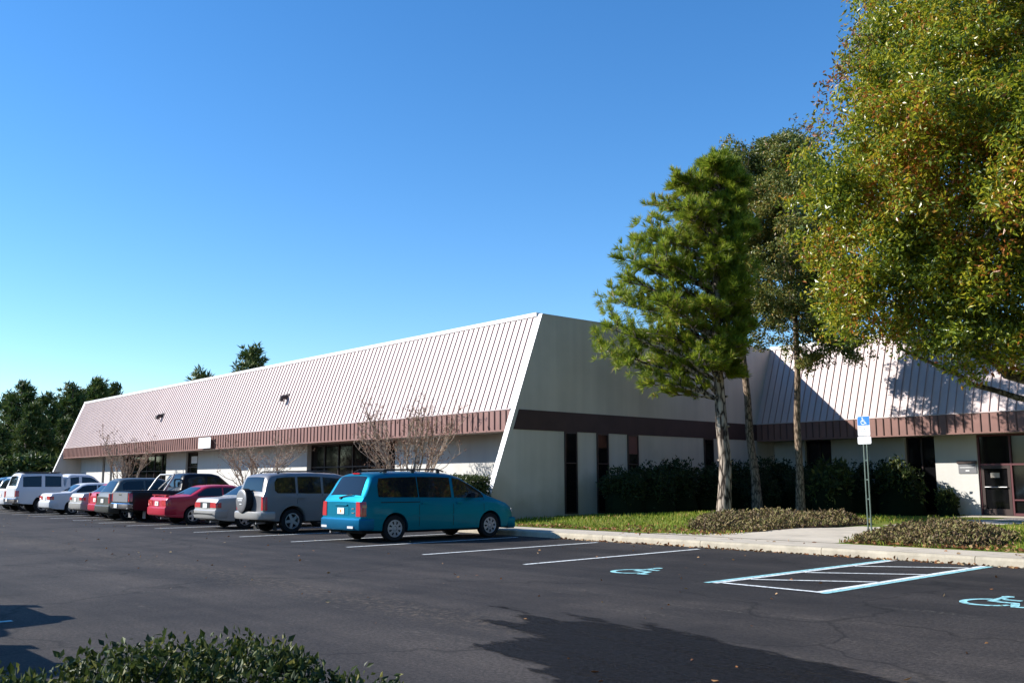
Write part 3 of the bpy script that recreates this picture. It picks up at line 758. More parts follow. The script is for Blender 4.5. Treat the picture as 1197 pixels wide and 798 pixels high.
class Car:
    """local frame: y from the rear bumper face to the nose, x to the car's right, z up"""
    def __init__(s, name, label, X, Y, L, W, prof, belt, paint, wheels, wr=.32, sill=.24, tumble=.28, crown=.04, cat='car', rz=0., style='spoke5', group='cars parked along the kerb', ww=.20, arch=.07, bulge=.06):
        s.L, s.W, s.paint = L, W, paint; s.py = [p[0] for p in prof]; s.pz = [p[1] for p in prof]
        s.by = [p[0] for p in belt]; s.bz = [p[1] for p in belt]
        s.wheels, s.wr, s.sill, s.tumble, s.crown, s.ar, s.bulge_k = wheels, wr, sill, tumble, crown, wr + arch - .015, bulge
        s.root = empty(name, (X, Y, 0), label, cat, group, rz)
        s.style, s.ww = style, ww
        s.body()
        s.put_wheels()
    def top(s, y):
        return sum(np.interp(y + d, s.py, s.pz) for d in (-.035, 0, .035)) / 3
    def belt(s, y): return np.interp(y, s.by, s.bz)
    def hw(s, y):
        return s.W / 2 * (1 - .055 * math.exp(-max(y, 0) / .10) - .16 * math.exp(-max(s.L - y, 0) / .22))
    def zbot(s, y):
        z = s.sill + .10 * math.exp(-max(y, 0) / .25) + .04 * math.exp(-max(s.L - y, 0) / .3)
        for yc in s.wheels:
            if abs(y - yc) < s.ar: z = max(z, s.wr + math.sqrt(s.ar ** 2 - (y - yc) ** 2))
        return z
    def section(s, y):
        zt = float(s.top(y)); zb0 = s.zbot(y); zs = min(float(s.belt(y)), zt - .05); zb0 = min(zb0, zs - .03); w_ = s.hw(y)
        def wz(z): return w_ * (1 - s.bulge_k * ((z - .62) / .5) ** 2 * .6)
        pts = [(0, zb0), (.6 * w_, zb0), (wz(zb0) * .975, zb0)]
        for f in (.03, .25, .5, .72, .9): z = zb0 + f * (zs - zb0); pts.append((wz(z), z))
        xs = wz(zs) * .985; pts.append((xs, zs))
        h = zt - zs; e = min(.09, .45 * h); k = min(1., h / .15)
        xr = xs - s.tumble * (h - e)
        pts.append((xs - s.tumble * (h - e) * .5, zs + (h - e) * .5))
        pts.append((xr, zs + h - e))
        pts.append((xr - .035 * k - .01, zt - .42 * e)); pts.append((xr - .10 * k - .02, zt - .08 * e))
        cr = s.crown * min(1., .4 + h)
        pts.append((xr * .62, zt + cr * .6)); pts.append((xr * .3, zt + cr * .92)); pts.append((0, zt + cr))
        return pts
    def stations(s):
        ys = list(np.linspace(0, s.L, 64)) + [p for p in s.py if 0 <= p <= s.L] + [.02, .05, .09, s.L - .02, s.L - .05, s.L - .1]
        for yc in s.wheels: ys += [yc + s.ar * math.cos(t) for t in np.linspace(0, math.pi, 19)] + [yc - s.ar - .004, yc + s.ar + .004]
        ys = sorted(ys); out = [ys[0]]
        for y in ys[1:]:
            if y - out[-1] > .003: out.append(y)
        return out
    def side_x(s, y, z):
        p = s.section(y)[2:11]; return float(np.interp(z, [q[1] for q in p], [q[0] for q in p]))
    def top_z(s, x, y):
        p = s.section(y)[10:][::-1]; return float(np.interp(abs(x), [q[0] for q in p], [q[1] for q in p]))
    def roof_x(s, y): return s.section(y)[12][0]
    def body(s):
        b = MB(); ys = s.stations(); n = len(s.section(0.)); rows = []
        for y in ys:
            p = s.section(y)
            rows.append([(x, y, z) for x, z in p] + [(-x, y, z) for x, z in p[-2:0:-1]])
        m = len(rows[0]); vs = [q for r_ in rows for q in r_]; fs = []
        for i in range(len(ys) - 1):
            for j in range(m):
                fs.append((i * m + j, i * m + (j + 1) % m, (i + 1) * m + (j + 1) % m, (i + 1) * m + j))
        for base in (0, (len(ys) - 1) * m):
            for j in range(n - 1):
                a, c = j, j + 1; ra, rc = (m - j) % m, (m - j - 1) % m
                f = [base + a, base + c, base + rc, base + ra]
                f = list(dict.fromkeys(f))
                if len(f) > 2: fs.append(tuple(f))
        b.add(vs, fs)
        me = b.mesh('body', s.paint, smooth=32); fix_normals(me); s.bodyo = link('body', me, s.root)
        b = MB(); w_ = s.W / 2
        b.box(-w_ * .62, w_ * .62, .25, s.L - .3, s.sill - .05, s.sill + .32)
        for yc in s.wheels: b.tube([(-w_ * .8, yc, s.wr), (w_ * .8, yc, s.wr)], .05, 8)
        s.part('chassis', b, M['under'])
    def part(s, name, b, m, parent=None, smooth=None, fix=True):
        me = b.mesh(name, m, smooth=smooth)
        if fix: fix_normals(me)
        return link(name, me, parent or s.root)
    def put_wheels(s):
        ty, rm = wheel_meshes(s.wr, s.ww, s.style)
        for yc in s.wheels:
            for sx in (1, -1):
                o = link('wheel', ty, s.root); o.location = (sx * (s.W / 2 - s.ww / 2 - .02), yc, s.wr)
                o.rotation_euler = (random.random() * 6, 0, 0 if sx > 0 else math.pi)
                link('rim', rm, o)
    # --- surface pieces
    def side_patch(s, name, cols, m, off=.006, sides=(1, -1), parent=None, nz=4):
        """cols: [(y, zlo, zhi)...] ; thin panel that lies on the side of the body"""
        out = []
        cols2 = []
        for (a, c) in zip(cols[:-1], cols[1:]):
            k = max(1, int(abs(c[0] - a[0]) / .10))
            cols2 += [tuple(np.array(a) + (np.array(c) - np.array(a)) * i / k) for i in range(k)]
        cols2.append(cols[-1])
        for sx in sides:
            b = MB()
            b.grid([[(sx * (s.side_x(y, z0 + (z1 - z0) * j / nz) + off), y, z0 + (z1 - z0) * j / nz) for j in range(nz + 1)] for y, z0, z1 in cols2])
            out.append(s.part(name, b, m, parent, 60, False))
        return out
    def top_patch(s, name, y0, y1, f0, f1, m, off=.008, n=9, parent=None, corner=.0):
        """panel lying on the sloped top profile between two stations (windscreen, rear window)"""
        b = MB(); rows = []
        for i in range(n):
            y = y0 + (y1 - y0) * i / (n - 1); f = f0 + (f1 - f0) * i / (n - 1)
            wx = s.roof_x(y) * f; t = i / (n - 1); 
            dz = s.top(y + .02) - s.top(y - .02); nl = Vector((-dz, .04)).normalized()
            rows.append([(wx * u, y + nl.x * off, s.top_z(wx * u, y) + nl.y * off) for u in np.linspace(-1, 1, 13)])
        b.grid(rows); return s.part(name, b, m, parent, 60, False)
    def corner(s, name, z0, z1, xin, yout, m, front=False, off=.012, sides=(1, -1), parent=None):
        out = []
        for sx in sides:
            rows = []
            for z in np.linspace(z0, z1, 5):
                row = []
                f = lambda y: (s.L - y) if front else y
                ye = f(0)
                xe = s.side_x(ye, z)
                for x in np.linspace(xin, xe, 4): row.append((sx * x, ye + (off if front else -off), z))
                for d in (.012, .04, .08, yout) if yout > .1 else (.012, yout):
                    row.append((sx * (s.side_x(f(d), z) + off), f(d), z))
                rows.append(row)
            b = MB(); b.grid(rows); out.append(s.part(name, b, m, parent, 40, False))
        return out
    def bumper(s, z0, z1, m, front=False, out=.10, wrap=.35, name='bumper', extra=.012):
        w_ = s.W / 2; f = (lambda y: s.L - y) if front else (lambda y: y)
        path = [(-w_ - extra, wrap), (-w_ - extra + .005, .10), (-w_ * .95, -out * .35), (-w_ * .78, -out * .8), (-w_ * .4, -out), (0, -out * 1.06)]
        path = path + [(-p[0], p[1]) for p in path[-2::-1]]
        sec = [(.16, z1), (.03, z1), (0, z1 - .03), (0, z0 + .05), (.035, z0), (.16, z0)]
        rows = []
        for i, (x, y) in enumerate(path):
            t = Vector((path[min(i + 1, len(path) - 1)][0] - path[max(i - 1, 0)][0], path[min(i + 1, len(path) - 1)][1] - path[max(i - 1, 0)][1])).normalized()
            nin = Vector((-t.y, t.x))
            rows.append([(x + nin.x * d, f(y + nin.y * d), z) for d, z in sec])
        b = MB(); b.grid(rows)
        return s.part(name, b, m, None, 35)
    def box(s, name, x0, x1, y0, y1, z0, z1, m, parent=None):
        b = MB(); b.box(x0, x1, y0, y1, z0, z1); return s.part(name, b, m, parent)
    def plate(s, z, y=-.02, x=0., orange=True):
        p = s.box('licence_plate', x - .155, x + .155, y - .012, y, z - .075, z + .075, M['plate'])
        if orange:
            b = MB(); n = 12
            b.add([(x + .045 * math.cos(6.283 * k / n), y - .0135, z - .005 + .04 * math.sin(6.283 * k / n)) for k in range(n)], [tuple(range(n))])
            s.part('emblem', b, M['plate_orange'], p, fix=False)
        return p
    def mirrors(s, y, z, m):
        for sx in (1, -1):
            x = s.side_x(y, z); b = MB()
            P = [(.03, -.06), (.20, -.07), (.22, -.02), (.21, .05), (.06, .08), (.02, .03)]
            b.prism([(sx * (x + p[0]), y - .05, z + p[1]) for p in P], [(sx * (x + p[0] * .8), y + .08, z + p[1] * .8) for p in P])
            b.box(min(sx * (x - .03), sx * (x + .06)), max(sx * (x - .03), sx * (x + .06)), y - .02, y + .05, z - .04, z)
            s.part('mirror', b, m)
    def handles(s, ys, z, m):
        for y in ys:
            for sx in (1, -1):
                x = s.side_x(y, z); a, c = sorted((sx * (x - .005), sx * (x + .028)))
                s.box('handle', a, c, y - .10, y + .08, z - .018, z + .018, m)
    def seams(s, ys, z0, ztop):
        for y in ys: s.side_patch('door_seam', [(y - .006, z0, ztop), (y + .006, z0, ztop)], M['under'], .003)
    def exhaust(s, x, z=.24):
        b = MB(); b.tube([(x, .25, z), (x, -.04, z - .01)], .03, 10); s.part('exhaust_pipe', b, M['rim'])
    def antenna(s, x, y, h):
        z = s.top_z(x, y); b = MB(); b.tube([(x, y, z - .02), (x, y - .05, z + h)], .006, 5); s.part('antenna', b, M['dark'])

G_CARS = 'cars parked along the kerb'
# ---- teal minivan
c = Car('minivan', 'teal blue minivan with black roof rack parked nearest the lawn', -20.98, 12.50, 4.92, 1.90,
        [(0, .93), (.03, 1.02), (.10, 1.09), (.26, 1.40), (.36, 1.585), (.48, 1.645), (.75, 1.675), (1.4, 1.70), (2.3, 1.70), (2.85, 1.665), (3.15, 1.58), (3.98, 1.13), (4.25, 1.02), (4.62, .91), (4.80, .80), (4.88, .70), (4.92, .58)],
        [(0, 1.05), (1, 1.04), (3.2, 1.01), (4.2, .98), (5, .95)], M['teal'], (.98, 4.02), .325, .25, .27, .035, 'minivan', style='hub')
c.top_patch('rear_window', .115, .365, .90, .88, M['carglass'])
c.side_patch('window', [(.50, 1.10, 1.36), (.56, 1.09, 1.55), (1.0, 1.085, 1.575), (1.685, 1.08, 1.59)], M['carglass'])
c.side_patch('window', [(1.715, 1.08, 1.59), (2.3, 1.07, 1.59), (2.74, 1.065, 1.575)], M['carglass'])
c.side_patch('window', [(2.83, 1.065, 1.57), (3.05, 1.06, 1.535), (3.35, 1.06, 1.40), (3.72, 1.055, 1.19), (3.80, 1.055, 1.10)], M['carglass'])
c.top_patch('windscreen', 3.20, 3.95, .93, .95, M['carglass'])
c.bumper(.30, .58, M['teal_bumper'], out=.13); c.bumper(.22, .52, M['teal'], True, out=.03, wrap=.25, extra=-.055)
for sx in (.62, -.62): c.box('reflector', sx - .13, sx + .13, -.122, -.108, .345, .40, M['lamp_clear'])
c.corner('tail_light', .63, .98, .70, .13, M['lamp_red'])
c.side_patch('indicator', [(.03, .84, .91), (.14, .84, .91)], M['lamp_amber'], .02)
c.corner('headlight', .66, .75, .40, .10, M['lamp_clear'], True)
p = c.box('plate_recess', -.36, .36, -.008, -.002, .66, .86, M['teal']); c.plate(.755, -.010)
c.box('handle', -.30, .30, -.035, 0, .885, .915, M['teal'])
c.box('badge', .50, .60, -.012, -.002, .80, .83, M['chrome']); c.box('badge', .50, .62, -.012, -.002, .70, .725, M['chrome'])
b = MB(); b.tube([(-.12, .045, 1.085), (.05, .06, 1.115), (.40, .075, 1.15)], .014, 6); b.box(-.16, -.08, .02, .1, 1.045, 1.095); c.part('wiper', b, M['dark'])
c.box('brake_light', -.16, .16, .40, .46, 1.655, 1.685, M['lamp_red'])
b = MB()
for sx in (-1, 1):
    x = sx * .60; b.tube([(x, .72, 1.70), (x, .86, 1.765), (x, 2.5, 1.785), (x, 2.68, 1.73)], .021, 7)
    for yy in (.86, 1.7, 2.5): b.box(x - .02, x + .02, yy - .05, yy + .05, 1.69, 1.77)
for yy in (.95, 2.2): b.box(-.6, .6, yy - .03, yy + .03, 1.762, 1.788)
c.part('roof_rack', b, M['dark'])
c.side_patch('side_moulding', [(1.45, .60, .645), (3.5, .60, .645)], M['teal'], .012)
c.side_patch('door_track', [(.55, .955, .975), (1.72, .955, .975)], M['under'], .006)
c.seams((1.70, 2.78, 3.80), .36, 1.05); c.handles((1.88, 2.98), .93, M['teal']); c.mirrors(3.42, 1.12, M['dark']); c.exhaust(-.45)

# ---- silver SUV with the spare wheel on its back
c = Car('suv', 'silver grey suv with a hard spare wheel cover on its back door', -26.32, 12.62, 4.65, 1.80,
        [(0, 1.02), (.03, 1.10), (.10, 1.42), (.16, 1.60), (.28, 1.665), (.6, 1.70), (1.6, 1.725), (2.5, 1.70), (2.75, 1.645), (3.30, 1.20), (3.45, 1.14), (4.2, 1.06), (4.5, .98), (4.60, .86), (4.65, .66)],
        [(0, 1.10), (2, 1.07), (4.65, 1.02)], M['silver'], (.92, 3.72), .345, .32, .22, .03, 'suv', style='spoke5', arch=.09, ww=.23)
c.top_patch('rear_window', .045, .165, .90, .88, M['carglass'])
c.side_patch('window', [(.36, 1.22, 1.45), (.44, 1.145, 1.57), (.7, 1.14, 1.60), (1.02, 1.14, 1.61)], M['carglass'])
c.side_patch('window', [(1.10, 1.14, 1.61), (1.5, 1.13, 1.62), (1.86, 1.13, 1.61)], M['carglass'])
c.side_patch('window', [(1.94, 1.13, 1.605), (2.5, 1.12, 1.57), (2.72, 1.12, 1.50), (3.12, 1.12, 1.22)], M['carglass'])
c.top_patch('windscreen', 2.78, 3.27, .93, .95, M['carglass'])
c.bumper(.40, .62, M['champ'], out=.17, extra=.03); c.bumper(.34, .68, M['silver'], True, out=.03, wrap=.25, extra=-.055)
c.corner('tail_light', .66, 1.04, .74, .11, M['lamp_red']); c.corner('headlight', .78, .95, .45, .25, M['lamp_clear'], True)
b = MB(); b.lathe([(.02, -.02), (.345, -.02), (.355, -.05), (.355, -.20), (.33, -.225), (.02, -.23)], 32, 'y', (-.10, 0, .92), 0)
sp = c.part('spare_wheel', b, M['rubber'], None, 35)
b = MB(); b.lathe([(.001, -.262), (.10, -.260), (.24, -.250), (.31, -.240), (.335, -.226)], 32, 'y', (-.10, 0, .92), 0); cov = c.part('wheel_cover', b, M['silver'], sp, 40)
b = MB()
for k, (x0, x1, z) in enumerate(((-.26, -.19, .99), (-.17, -.10, .99), (-.08, -.01, .99), (.01, .07, .99), (-.24, .04, .93), (-.12, .02, .83))):
    b.box(x0, x1, -.268, -.262, z - (.022 if k < 4 else .010), z + (.022 if k < 4 else .010))
c.part('lettering', b, M['signwhite'], cov)
c.side_patch('wheel_flare', [(.92 + .47 * math.cos(t), .345 + .44 * math.sin(t) - .001, .345 + .49 * math.sin(t) + .02) for t in np.linspace(math.pi * .97, .03 * math.pi, 17)], M['silver'], .022)
b = MB()
for sx in (-1, 1): b.tube([(sx * .56, .55, 1.70), (sx * .56, .66, 1.765), (sx * .56, 2.2, 1.785), (sx * .56, 2.36, 1.73)], .02, 7)
for yy in (.85, 1.9): b.box(-.56, .56, yy - .03, yy + .03, 1.762, 1.785)
c.part('roof_rack', b, M['dark'])
c.seams((1.06, 1.90, 3.02), .42, 1.12); c.handles((1.20, 2.05), 1.0, M['silver']); c.mirrors(2.86, 1.2, M['dark']); c.exhaust(.5, .3)
b = MB()
for sx in (-.62, .62): b.box(sx - .11, sx + .11, .50, .512, .08, .42)
c.part('mud_flap', b, M['under'])

# ---- saloons
SEDAN = lambda h, L, d=.0: [(0, .78), (.03, .90), (.09, .955 + d), (.70, .985 + d), (.86, 1.0 + d), (1.36, h - .07), (1.58, h - .01), (2.0, h + .01), (2.5, h), (2.78, h - .06), (3.42, .99), (3.6, .95), (L - .35, .85), (L - .1, .73), (L - .03, .66), (L, .55)]
def saloon(label, X, Y, h, paint, bumper, lamps, L=4.55, W=1.72, d=0., name='sedan', style='spoke5', plate_col=True, spoiler=False, wrap=.15):
    c = Car(name, label, X, Y, L, W, SEDAN(h, L, d), [(0, .93 + d), (2, .935 + d * .5), (3.3, .92), (L, .86)], paint, (.98, 3.62), .305, .22, .36, .03, 'car', style=style)
    c.top_patch('rear_window', .90, 1.34, .92, .86, M['carglass'])
    c.side_patch('window', [(1.12, .975 + d, 1.05 + d), (1.40, .97 + d * .8, h - .13), (1.6, .97 + d * .8, h - .09), (2.02, .965 + d * .5, h - .075)], M['carglass'])
    c.side_patch('window', [(2.08, .965 + d * .5, h - .075), (2.5, .96, h - .09), (2.78, .955, h - .16), (3.24, .95, 1.0)], M['carglass'])
    c.top_patch('windscreen', 2.84, 3.38, .90, .95, M['carglass'])
    c.bumper(.33, .60, bumper, out=.10); c.bumper(.22, .56, paint, True, out=.03, wrap=.25, extra=-.055)
    z0, z1, xin = lamps
    c.corner('tail_light', z0, z1, xin, wrap, M['lamp_red']); c.corner('headlight', .60, .72, .42, .25, M['lamp_clear'], True)
    c.plate(.72 if z0 > .6 else .68, -.012, orange=plate_col)
    c.seams((2.05, 3.20), .32, .93); c.handles((1.42, 2.3), .84, paint); c.mirrors(3.02, .98, paint); c.exhaust(.5)
    if spoiler:
        b = MB(); b.box(-.66, .66, .06, .20, 1.015 + d, 1.035 + d)
        for sx in (-.5, .5): b.box(sx - .06, sx + .06, .08, .18, .95 + d, 1.016 + d)
        c.part('spoiler', b, paint)
    return c
c = saloon('pale silver square tailed sedan parked beside the silver grey suv', -29.72, 12.74, 1.40, M['champ'], M['champ'], (.66, .82, .38), style='spoke6', plate_col=False)
c.box('trim_panel', -.36, .36, -.016, -.004, .655, .825, M['under'])
b = MB(); b.box(-.80, .80, -.118, -.106, .455, .49); c.part('bumper_strip', b, M['under'])
c = saloon('dark red coupe with a low tail spoiler parked between sedan and black pickup', -33.78, 12.72, 1.34, M['red'], M['red'], (.66, .84, .42), d=-.01, name='coupe', spoiler=True)
saloon('silver sedan with rounded tail parked beside the white sedan', -43.75, 12.95, 1.37, M['champ'], M['champ'], (.70, .82, .52), d=.03, name='sedan', style='spoke6')
saloon('white sedan with square red tail lights parked before the white pickup', -47.25, 12.65, 1.40, M['white'], M['white'], (.68, .83, .34), name='sedan', style='spoke5')
# ---- small red hatchback, mostly hidden
def hatch(name, label, X, Y, paint, h=1.42, L=4.0, W=1.66, cat='car', lampz=(.62, 1.02), xin=.66, Lg=.0):
    pr_ = [(0, .84), (.03, .96), (.10, 1.02), (.40, h - .10), (.55, h - .03), (1.0, h), (1.9, h), (2.2, h - .06), (2.85, 1.0), (3.05, .94), (L - .3, .82), (L - .06, .68), (L, .55)]
    c = Car(name, label, X, Y, L, W, pr_, [(0, .96), (L, .90)], paint, (.72, 3.2), .30, .23, .32, .03, cat, style='spoke6')
    c.top_patch('rear_window', .12, .39, .90, .88, M['carglass'])
    c.side_patch('window', [(.50, 1.01, h - .22), (.66, .995, h - .12), (1.3, .985, h - .09)], M['carglass']); c.side_patch('window', [(1.37, .985, h - .09), (1.95, .975, h - .09), (2.22, .97, h - .17), (2.68, .965, 1.0)], M['carglass'])
    c.top_patch('windscreen', 2.26, 2.82, .92, .95, M['carglass'])
    c.bumper(.32, .58, paint, out=.10); c.bumper(.23, .54, paint, True, out=.03, wrap=.25, extra=-.055)
    c.corner('tail_light', *lampz, xin, .10, M['lamp_red']); c.corner('headlight', .62, .74, .42, .22, M['lamp_clear'], True); c.plate(.74, -.012)
    c.seams((1.34, 2.6), .34, .95); c.handles((1.5,), .86, paint); c.mirrors(2.42, 1.0, paint)
    return c
hatch('hatchback', 'small red hatchback mostly hidden behind the dark grey compact suv', -41.10, 12.92, M['red'])
# ---- sage-silver tall hatch / small suv beside the pickup
hatch('compact_suv', 'dark grey compact suv parked just left of the black pickup', -38.80, 12.48, M['green_silver'], 1.60, 4.2, 1.72, 'suv', (.66, 1.02), .70)

# ---- black pickup
c = Car('pickup_truck', 'black pickup truck with chrome rear bumper and a bar coloured pale as sunlit cab frame', -36.55, 12.40, 5.45, 1.93,
        [(0, 1.02), (.03, 1.10), (.09, 1.125), (1.84, 1.13), (1.89, 1.16), (1.97, 1.60), (2.06, 1.74), (2.3, 1.79), (3.2, 1.78), (3.45, 1.72), (4.05, 1.22), (4.3, 1.15), (5.0, 1.08), (5.3, .98), (5.40, .85), (5.45, .62)],
        [(0, 1.06), (5.45, 1.06)], M['black'], (1.15, 4.42), .375, .40, .22, .012, 'pickup truck', style='spoke5', arch=.09, ww=.25)
c.top_patch('rear_window', 1.905, 2.045, .88, .86, M['carglass'])
c.side_patch('window', [(2.16, 1.15, 1.60), (2.6, 1.14, 1.67), (2.86, 1.14, 1.68)], M['carglass']); c.side_patch('window', [(2.94, 1.14, 1.68), (3.3, 1.135, 1.64), (3.46, 1.13, 1.57), (3.88, 1.13, 1.24)], M['carglass'])
c.top_patch('windscreen', 3.50, 4.02, .93, .95, M['carglass'])
b = MB(); b.grid([[(u * .84, y, 1.156) for u in (-1, -.5, 0, .5, 1)] for y in (.10, .6, 1.2, 1.82)]); c.part('bed_cover', b, M['dark'], fix=False)
c.bumper(.50, .70, M['chrome'], out=.16, wrap=.10); c.bumper(.42, .72, M['chrome'], True, out=.03, wrap=.25, extra=-.055)
c.corner('tail_light', .76, 1.06, .83, .10, M['lamp_red']); c.corner('headlight', .84, 1.0, .5, .2, M['lamp_clear'], True)
c.box('tailgate', -.78, .78, -.022, -.004, .74, 1.085, M['plaque'])  # black tailgate coloured grey to stand for sun reflected in it
c.box('handle', -.14, .14, -.035, -.02, .98, 1.03, M['chrome']); c.plate(.60, -.172, 0.)
b = MB()
for sx in (-1, 1):
    b.tube([(sx * .80, 1.30, 1.13), (sx * .76, 1.62, 1.62), (sx * .66, 1.70, 1.74)], .038, 10)
b.tube([(-.66, 1.70, 1.74), (.66, 1.70, 1.74)], .038, 10); b.tube([(-.62, 1.62, 1.18), (.62, 1.68, 1.70)], .030, 8)
c.part('sunlit_bar', b, M['champ'], None, 50)  # pale colour stands for sun on the black cab's rear frame
c.seams((2.90, 3.92), .5, 1.13); c.handles((2.98,), 1.0, M['black']); c.mirrors(3.74, 1.22, M['dark'])
b = MB()
for sx in (-.74, .74): b.box(sx - .14, sx + .14, .62, .635, .14, .52)
c.part('mud_flap', b, M['plaque'])

# ---- white pickup with a long cap over its bed
c = Car('pickup_truck', 'white pickup truck with a windowed cap over its bed', -51.0, 12.10, 5.5, 1.98,
        [(0, 1.12), (.03, 1.20), (.16, 1.78), (.24, 1.86), (.5, 1.89), (2.08, 1.89), (2.12, 1.78), (2.14, 1.25), (2.22, 1.25), (2.25, 1.55), (2.32, 1.76), (2.48, 1.84), (3.3, 1.83), (3.55, 1.75), (4.12, 1.25), (4.4, 1.18), (5.1, 1.1), (5.35, 1.0), (5.45, .87), (5.5, .65)],
        [(0, 1.17), (5.5, 1.15)], M['white'], (1.22, 4.45), .385, .40, .2, .03, 'pickup truck', style='spoke5', arch=.09)
c.top_patch('rear_window', .045, .155, .88, .86, M['carglass'])
c.side_patch('window', [(.30, 1.24, 1.72), (1.12, 1.24, 1.76)], M['carglass']); c.side_patch('window', [(1.28, 1.24, 1.76), (2.02, 1.24, 1.75)], M['carglass'])
c.side_patch('window', [(2.44, 1.23, 1.68), (2.84, 1.23, 1.72)], M['carglass']); c.side_patch('window', [(2.98, 1.23, 1.725), (3.4, 1.225, 1.69), (3.58, 1.22, 1.60), (3.98, 1.22, 1.29)], M['carglass'])
c.top_patch('windscreen', 3.60, 4.09, .92, .95, M['carglass'])
c.bumper(.50, .70, M['chrome'], out=.15, wrap=.06); c.bumper(.42, .72, M['white'], True, out=.03, wrap=.25, extra=-.055)
c.corner('tail_light', .78, 1.06, .83, .13, M['lamp_red']); c.corner('headlight', .84, 1.0, .45, .2, M['lamp_clear'], True)
c.box('tailgate', -.78, .78, -.020, -.004, .75, 1.15, M['white']); c.plate(.62, -.165)
c.box('roof_rack', -.76, .76, .30, 2.0, 1.925, 1.955, M['navy'])
c.seams((2.90, 4.02), .5, 1.2); c.handles((3.02,), 1.06, M['white']); c.mirrors(3.80, 1.32, M['white'])

# ---- white van-like suv at the far left, and a navy one beyond
def far_suv(label, X, Y, paint):
    c = Car('suv', label, X, Y, 4.7, 1.84,
        [(0, 1.0), (.03, 1.08), (.24, 1.56), (.36, 1.68), (.7, 1.74), (2.6, 1.74), (2.9, 1.66), (3.55, 1.16), (3.75, 1.10), (4.4, 1.0), (4.62, .85), (4.7, .6)],
        [(0, 1.06), (4.7, 1.02)], paint, (.95, 3.75), .345, .30, .25, .03, 'suv', style='spoke6', arch=.08)
    c.top_patch('rear_window', .05, .31, .90, .86, M['carglass'])
    c.side_patch('window', [(.50, 1.13, 1.5), (.6, 1.12, 1.59), (1.4, 1.11, 1.63)], M['carglass']); c.side_patch('window', [(1.5, 1.11, 1.63), (2.3, 1.10, 1.63)], M['carglass']); c.side_patch('window', [(2.4, 1.10, 1.62), (2.86, 1.09, 1.55), (3.35, 1.08, 1.2)], M['carglass'])
    c.top_patch('windscreen', 2.95, 3.5, .92, .95, M['carglass'])
    c.bumper(.36, .62, paint, out=.12); c.bumper(.30, .62, paint, True, out=.03, wrap=.25, extra=-.055)
    c.corner('tail_light', .70, 1.02, .72, .12, M['lamp_red']); c.corner('headlight', .74, .9, .45, .2, M['lamp_clear'], True); c.plate(.8, -.012)
    c.seams((1.45, 2.35, 3.4), .4, 1.08); c.handles((1.6, 2.5), .97, paint); c.mirrors(3.1, 1.15, paint); return c
far_suv('white suv at the far left end of the parked row', -54.6, 12.5, M['white'])
far_suv('navy suv half hidden beyond the white suv at the row end', -57.9, 12.9, M['navy'])

# ------------------------------------------------------------------ vegetation
def unit(n):
    v = rng.normal(size=(n, 3)); return v / np.linalg.norm(v, axis=1, keepdims=True)
def leaf_quads(P, length, width, up=.0, dirs=None, fold=.25, var=.35):
    """diamond leaves at points P; returns V, F"""
    n = len(P); d = unit(n) if dirs is None else dirs
    d = d + np.array([0, 0, up]); d /= np.linalg.norm(d, axis=1, keepdims=True)
    r = unit(n); sd = np.cross(d, r); sd /= np.linalg.norm(sd, axis=1, keepdims=True) + 1e-9
    nm = np.cross(d, sd)
    k = (1 + var * rng.uniform(-1, 1, (n, 1)))
    l, w_ = length * k, width * k
    a = P; b_ = P + d * l * .45 + sd * w_ * .5 + nm * w_ * fold; c_ = P + d * l; e = P + d * l * .45 - sd * w_ * .5 + nm * w_ * fold
    V = np.stack([a, b_, c_, e], 1).reshape(-1, 3); F = np.arange(4 * n).reshape(n, 4)
    return V, F
def blob_points(lobes, n, shell=.55):
    """random points in the outer shell of a union of ellipsoids (cx,cy,cz,rx,ry,rz)"""
    lobes = np.array(lobes, float); wgt = (lobes[:, 3] * lobes[:, 4] * lobes[:, 5]) ** (2 / 3); wgt /= wgt.sum()
    k = rng.choice(len(lobes), n, p=wgt); u = unit(n)
    r = (shell ** 3 + (1 - shell ** 3) * rng.random(n)) ** (1 / 3)
    return lobes[k, :3] + u * lobes[k, 3:6] * r[:, None], u
def cluster(C, per, rad, flat=1.):
    n = len(C); o = unit(n * per) * (rng.random((n * per, 1)) ** .5) * rad; o[:, 2] *= flat
    return np.repeat(C, per, 0) + o
def leafmesh(name, P, L_, W_, m, up=0., dirs=None, fold=.25, origin=(0, 0, 0)):
    V, F = leaf_quads(P, L_, W_, up, dirs, fold); return np_mesh(name, V - np.array(origin), F, [m])
def limb(p0, p1, r0, r1, n=6, wob=.12, sag=0.):
    p0, p1 = Vector(p0), Vector(p1); d = (p1 - p0); L_ = d.length; pts = []; rs = []
    for i in range(n + 1):
        t = i / n; o = Vector((random.gauss(0, 1), random.gauss(0, 1), random.gauss(0, .6))) * wob * L_ * .18 * math.sin(math.pi * t)
        pts.append(p0.lerp(p1, t) + o + Vector((0, 0, -sag * L_ * math.sin(math.pi * t)))); rs.append(r0 + (r1 - r0) * t)
    return pts, rs
CF = np.array([-math.sin(YAW), math.cos(YAW), 0]); CR = np.array([math.cos(YAW), math.sin(YAW), 0])

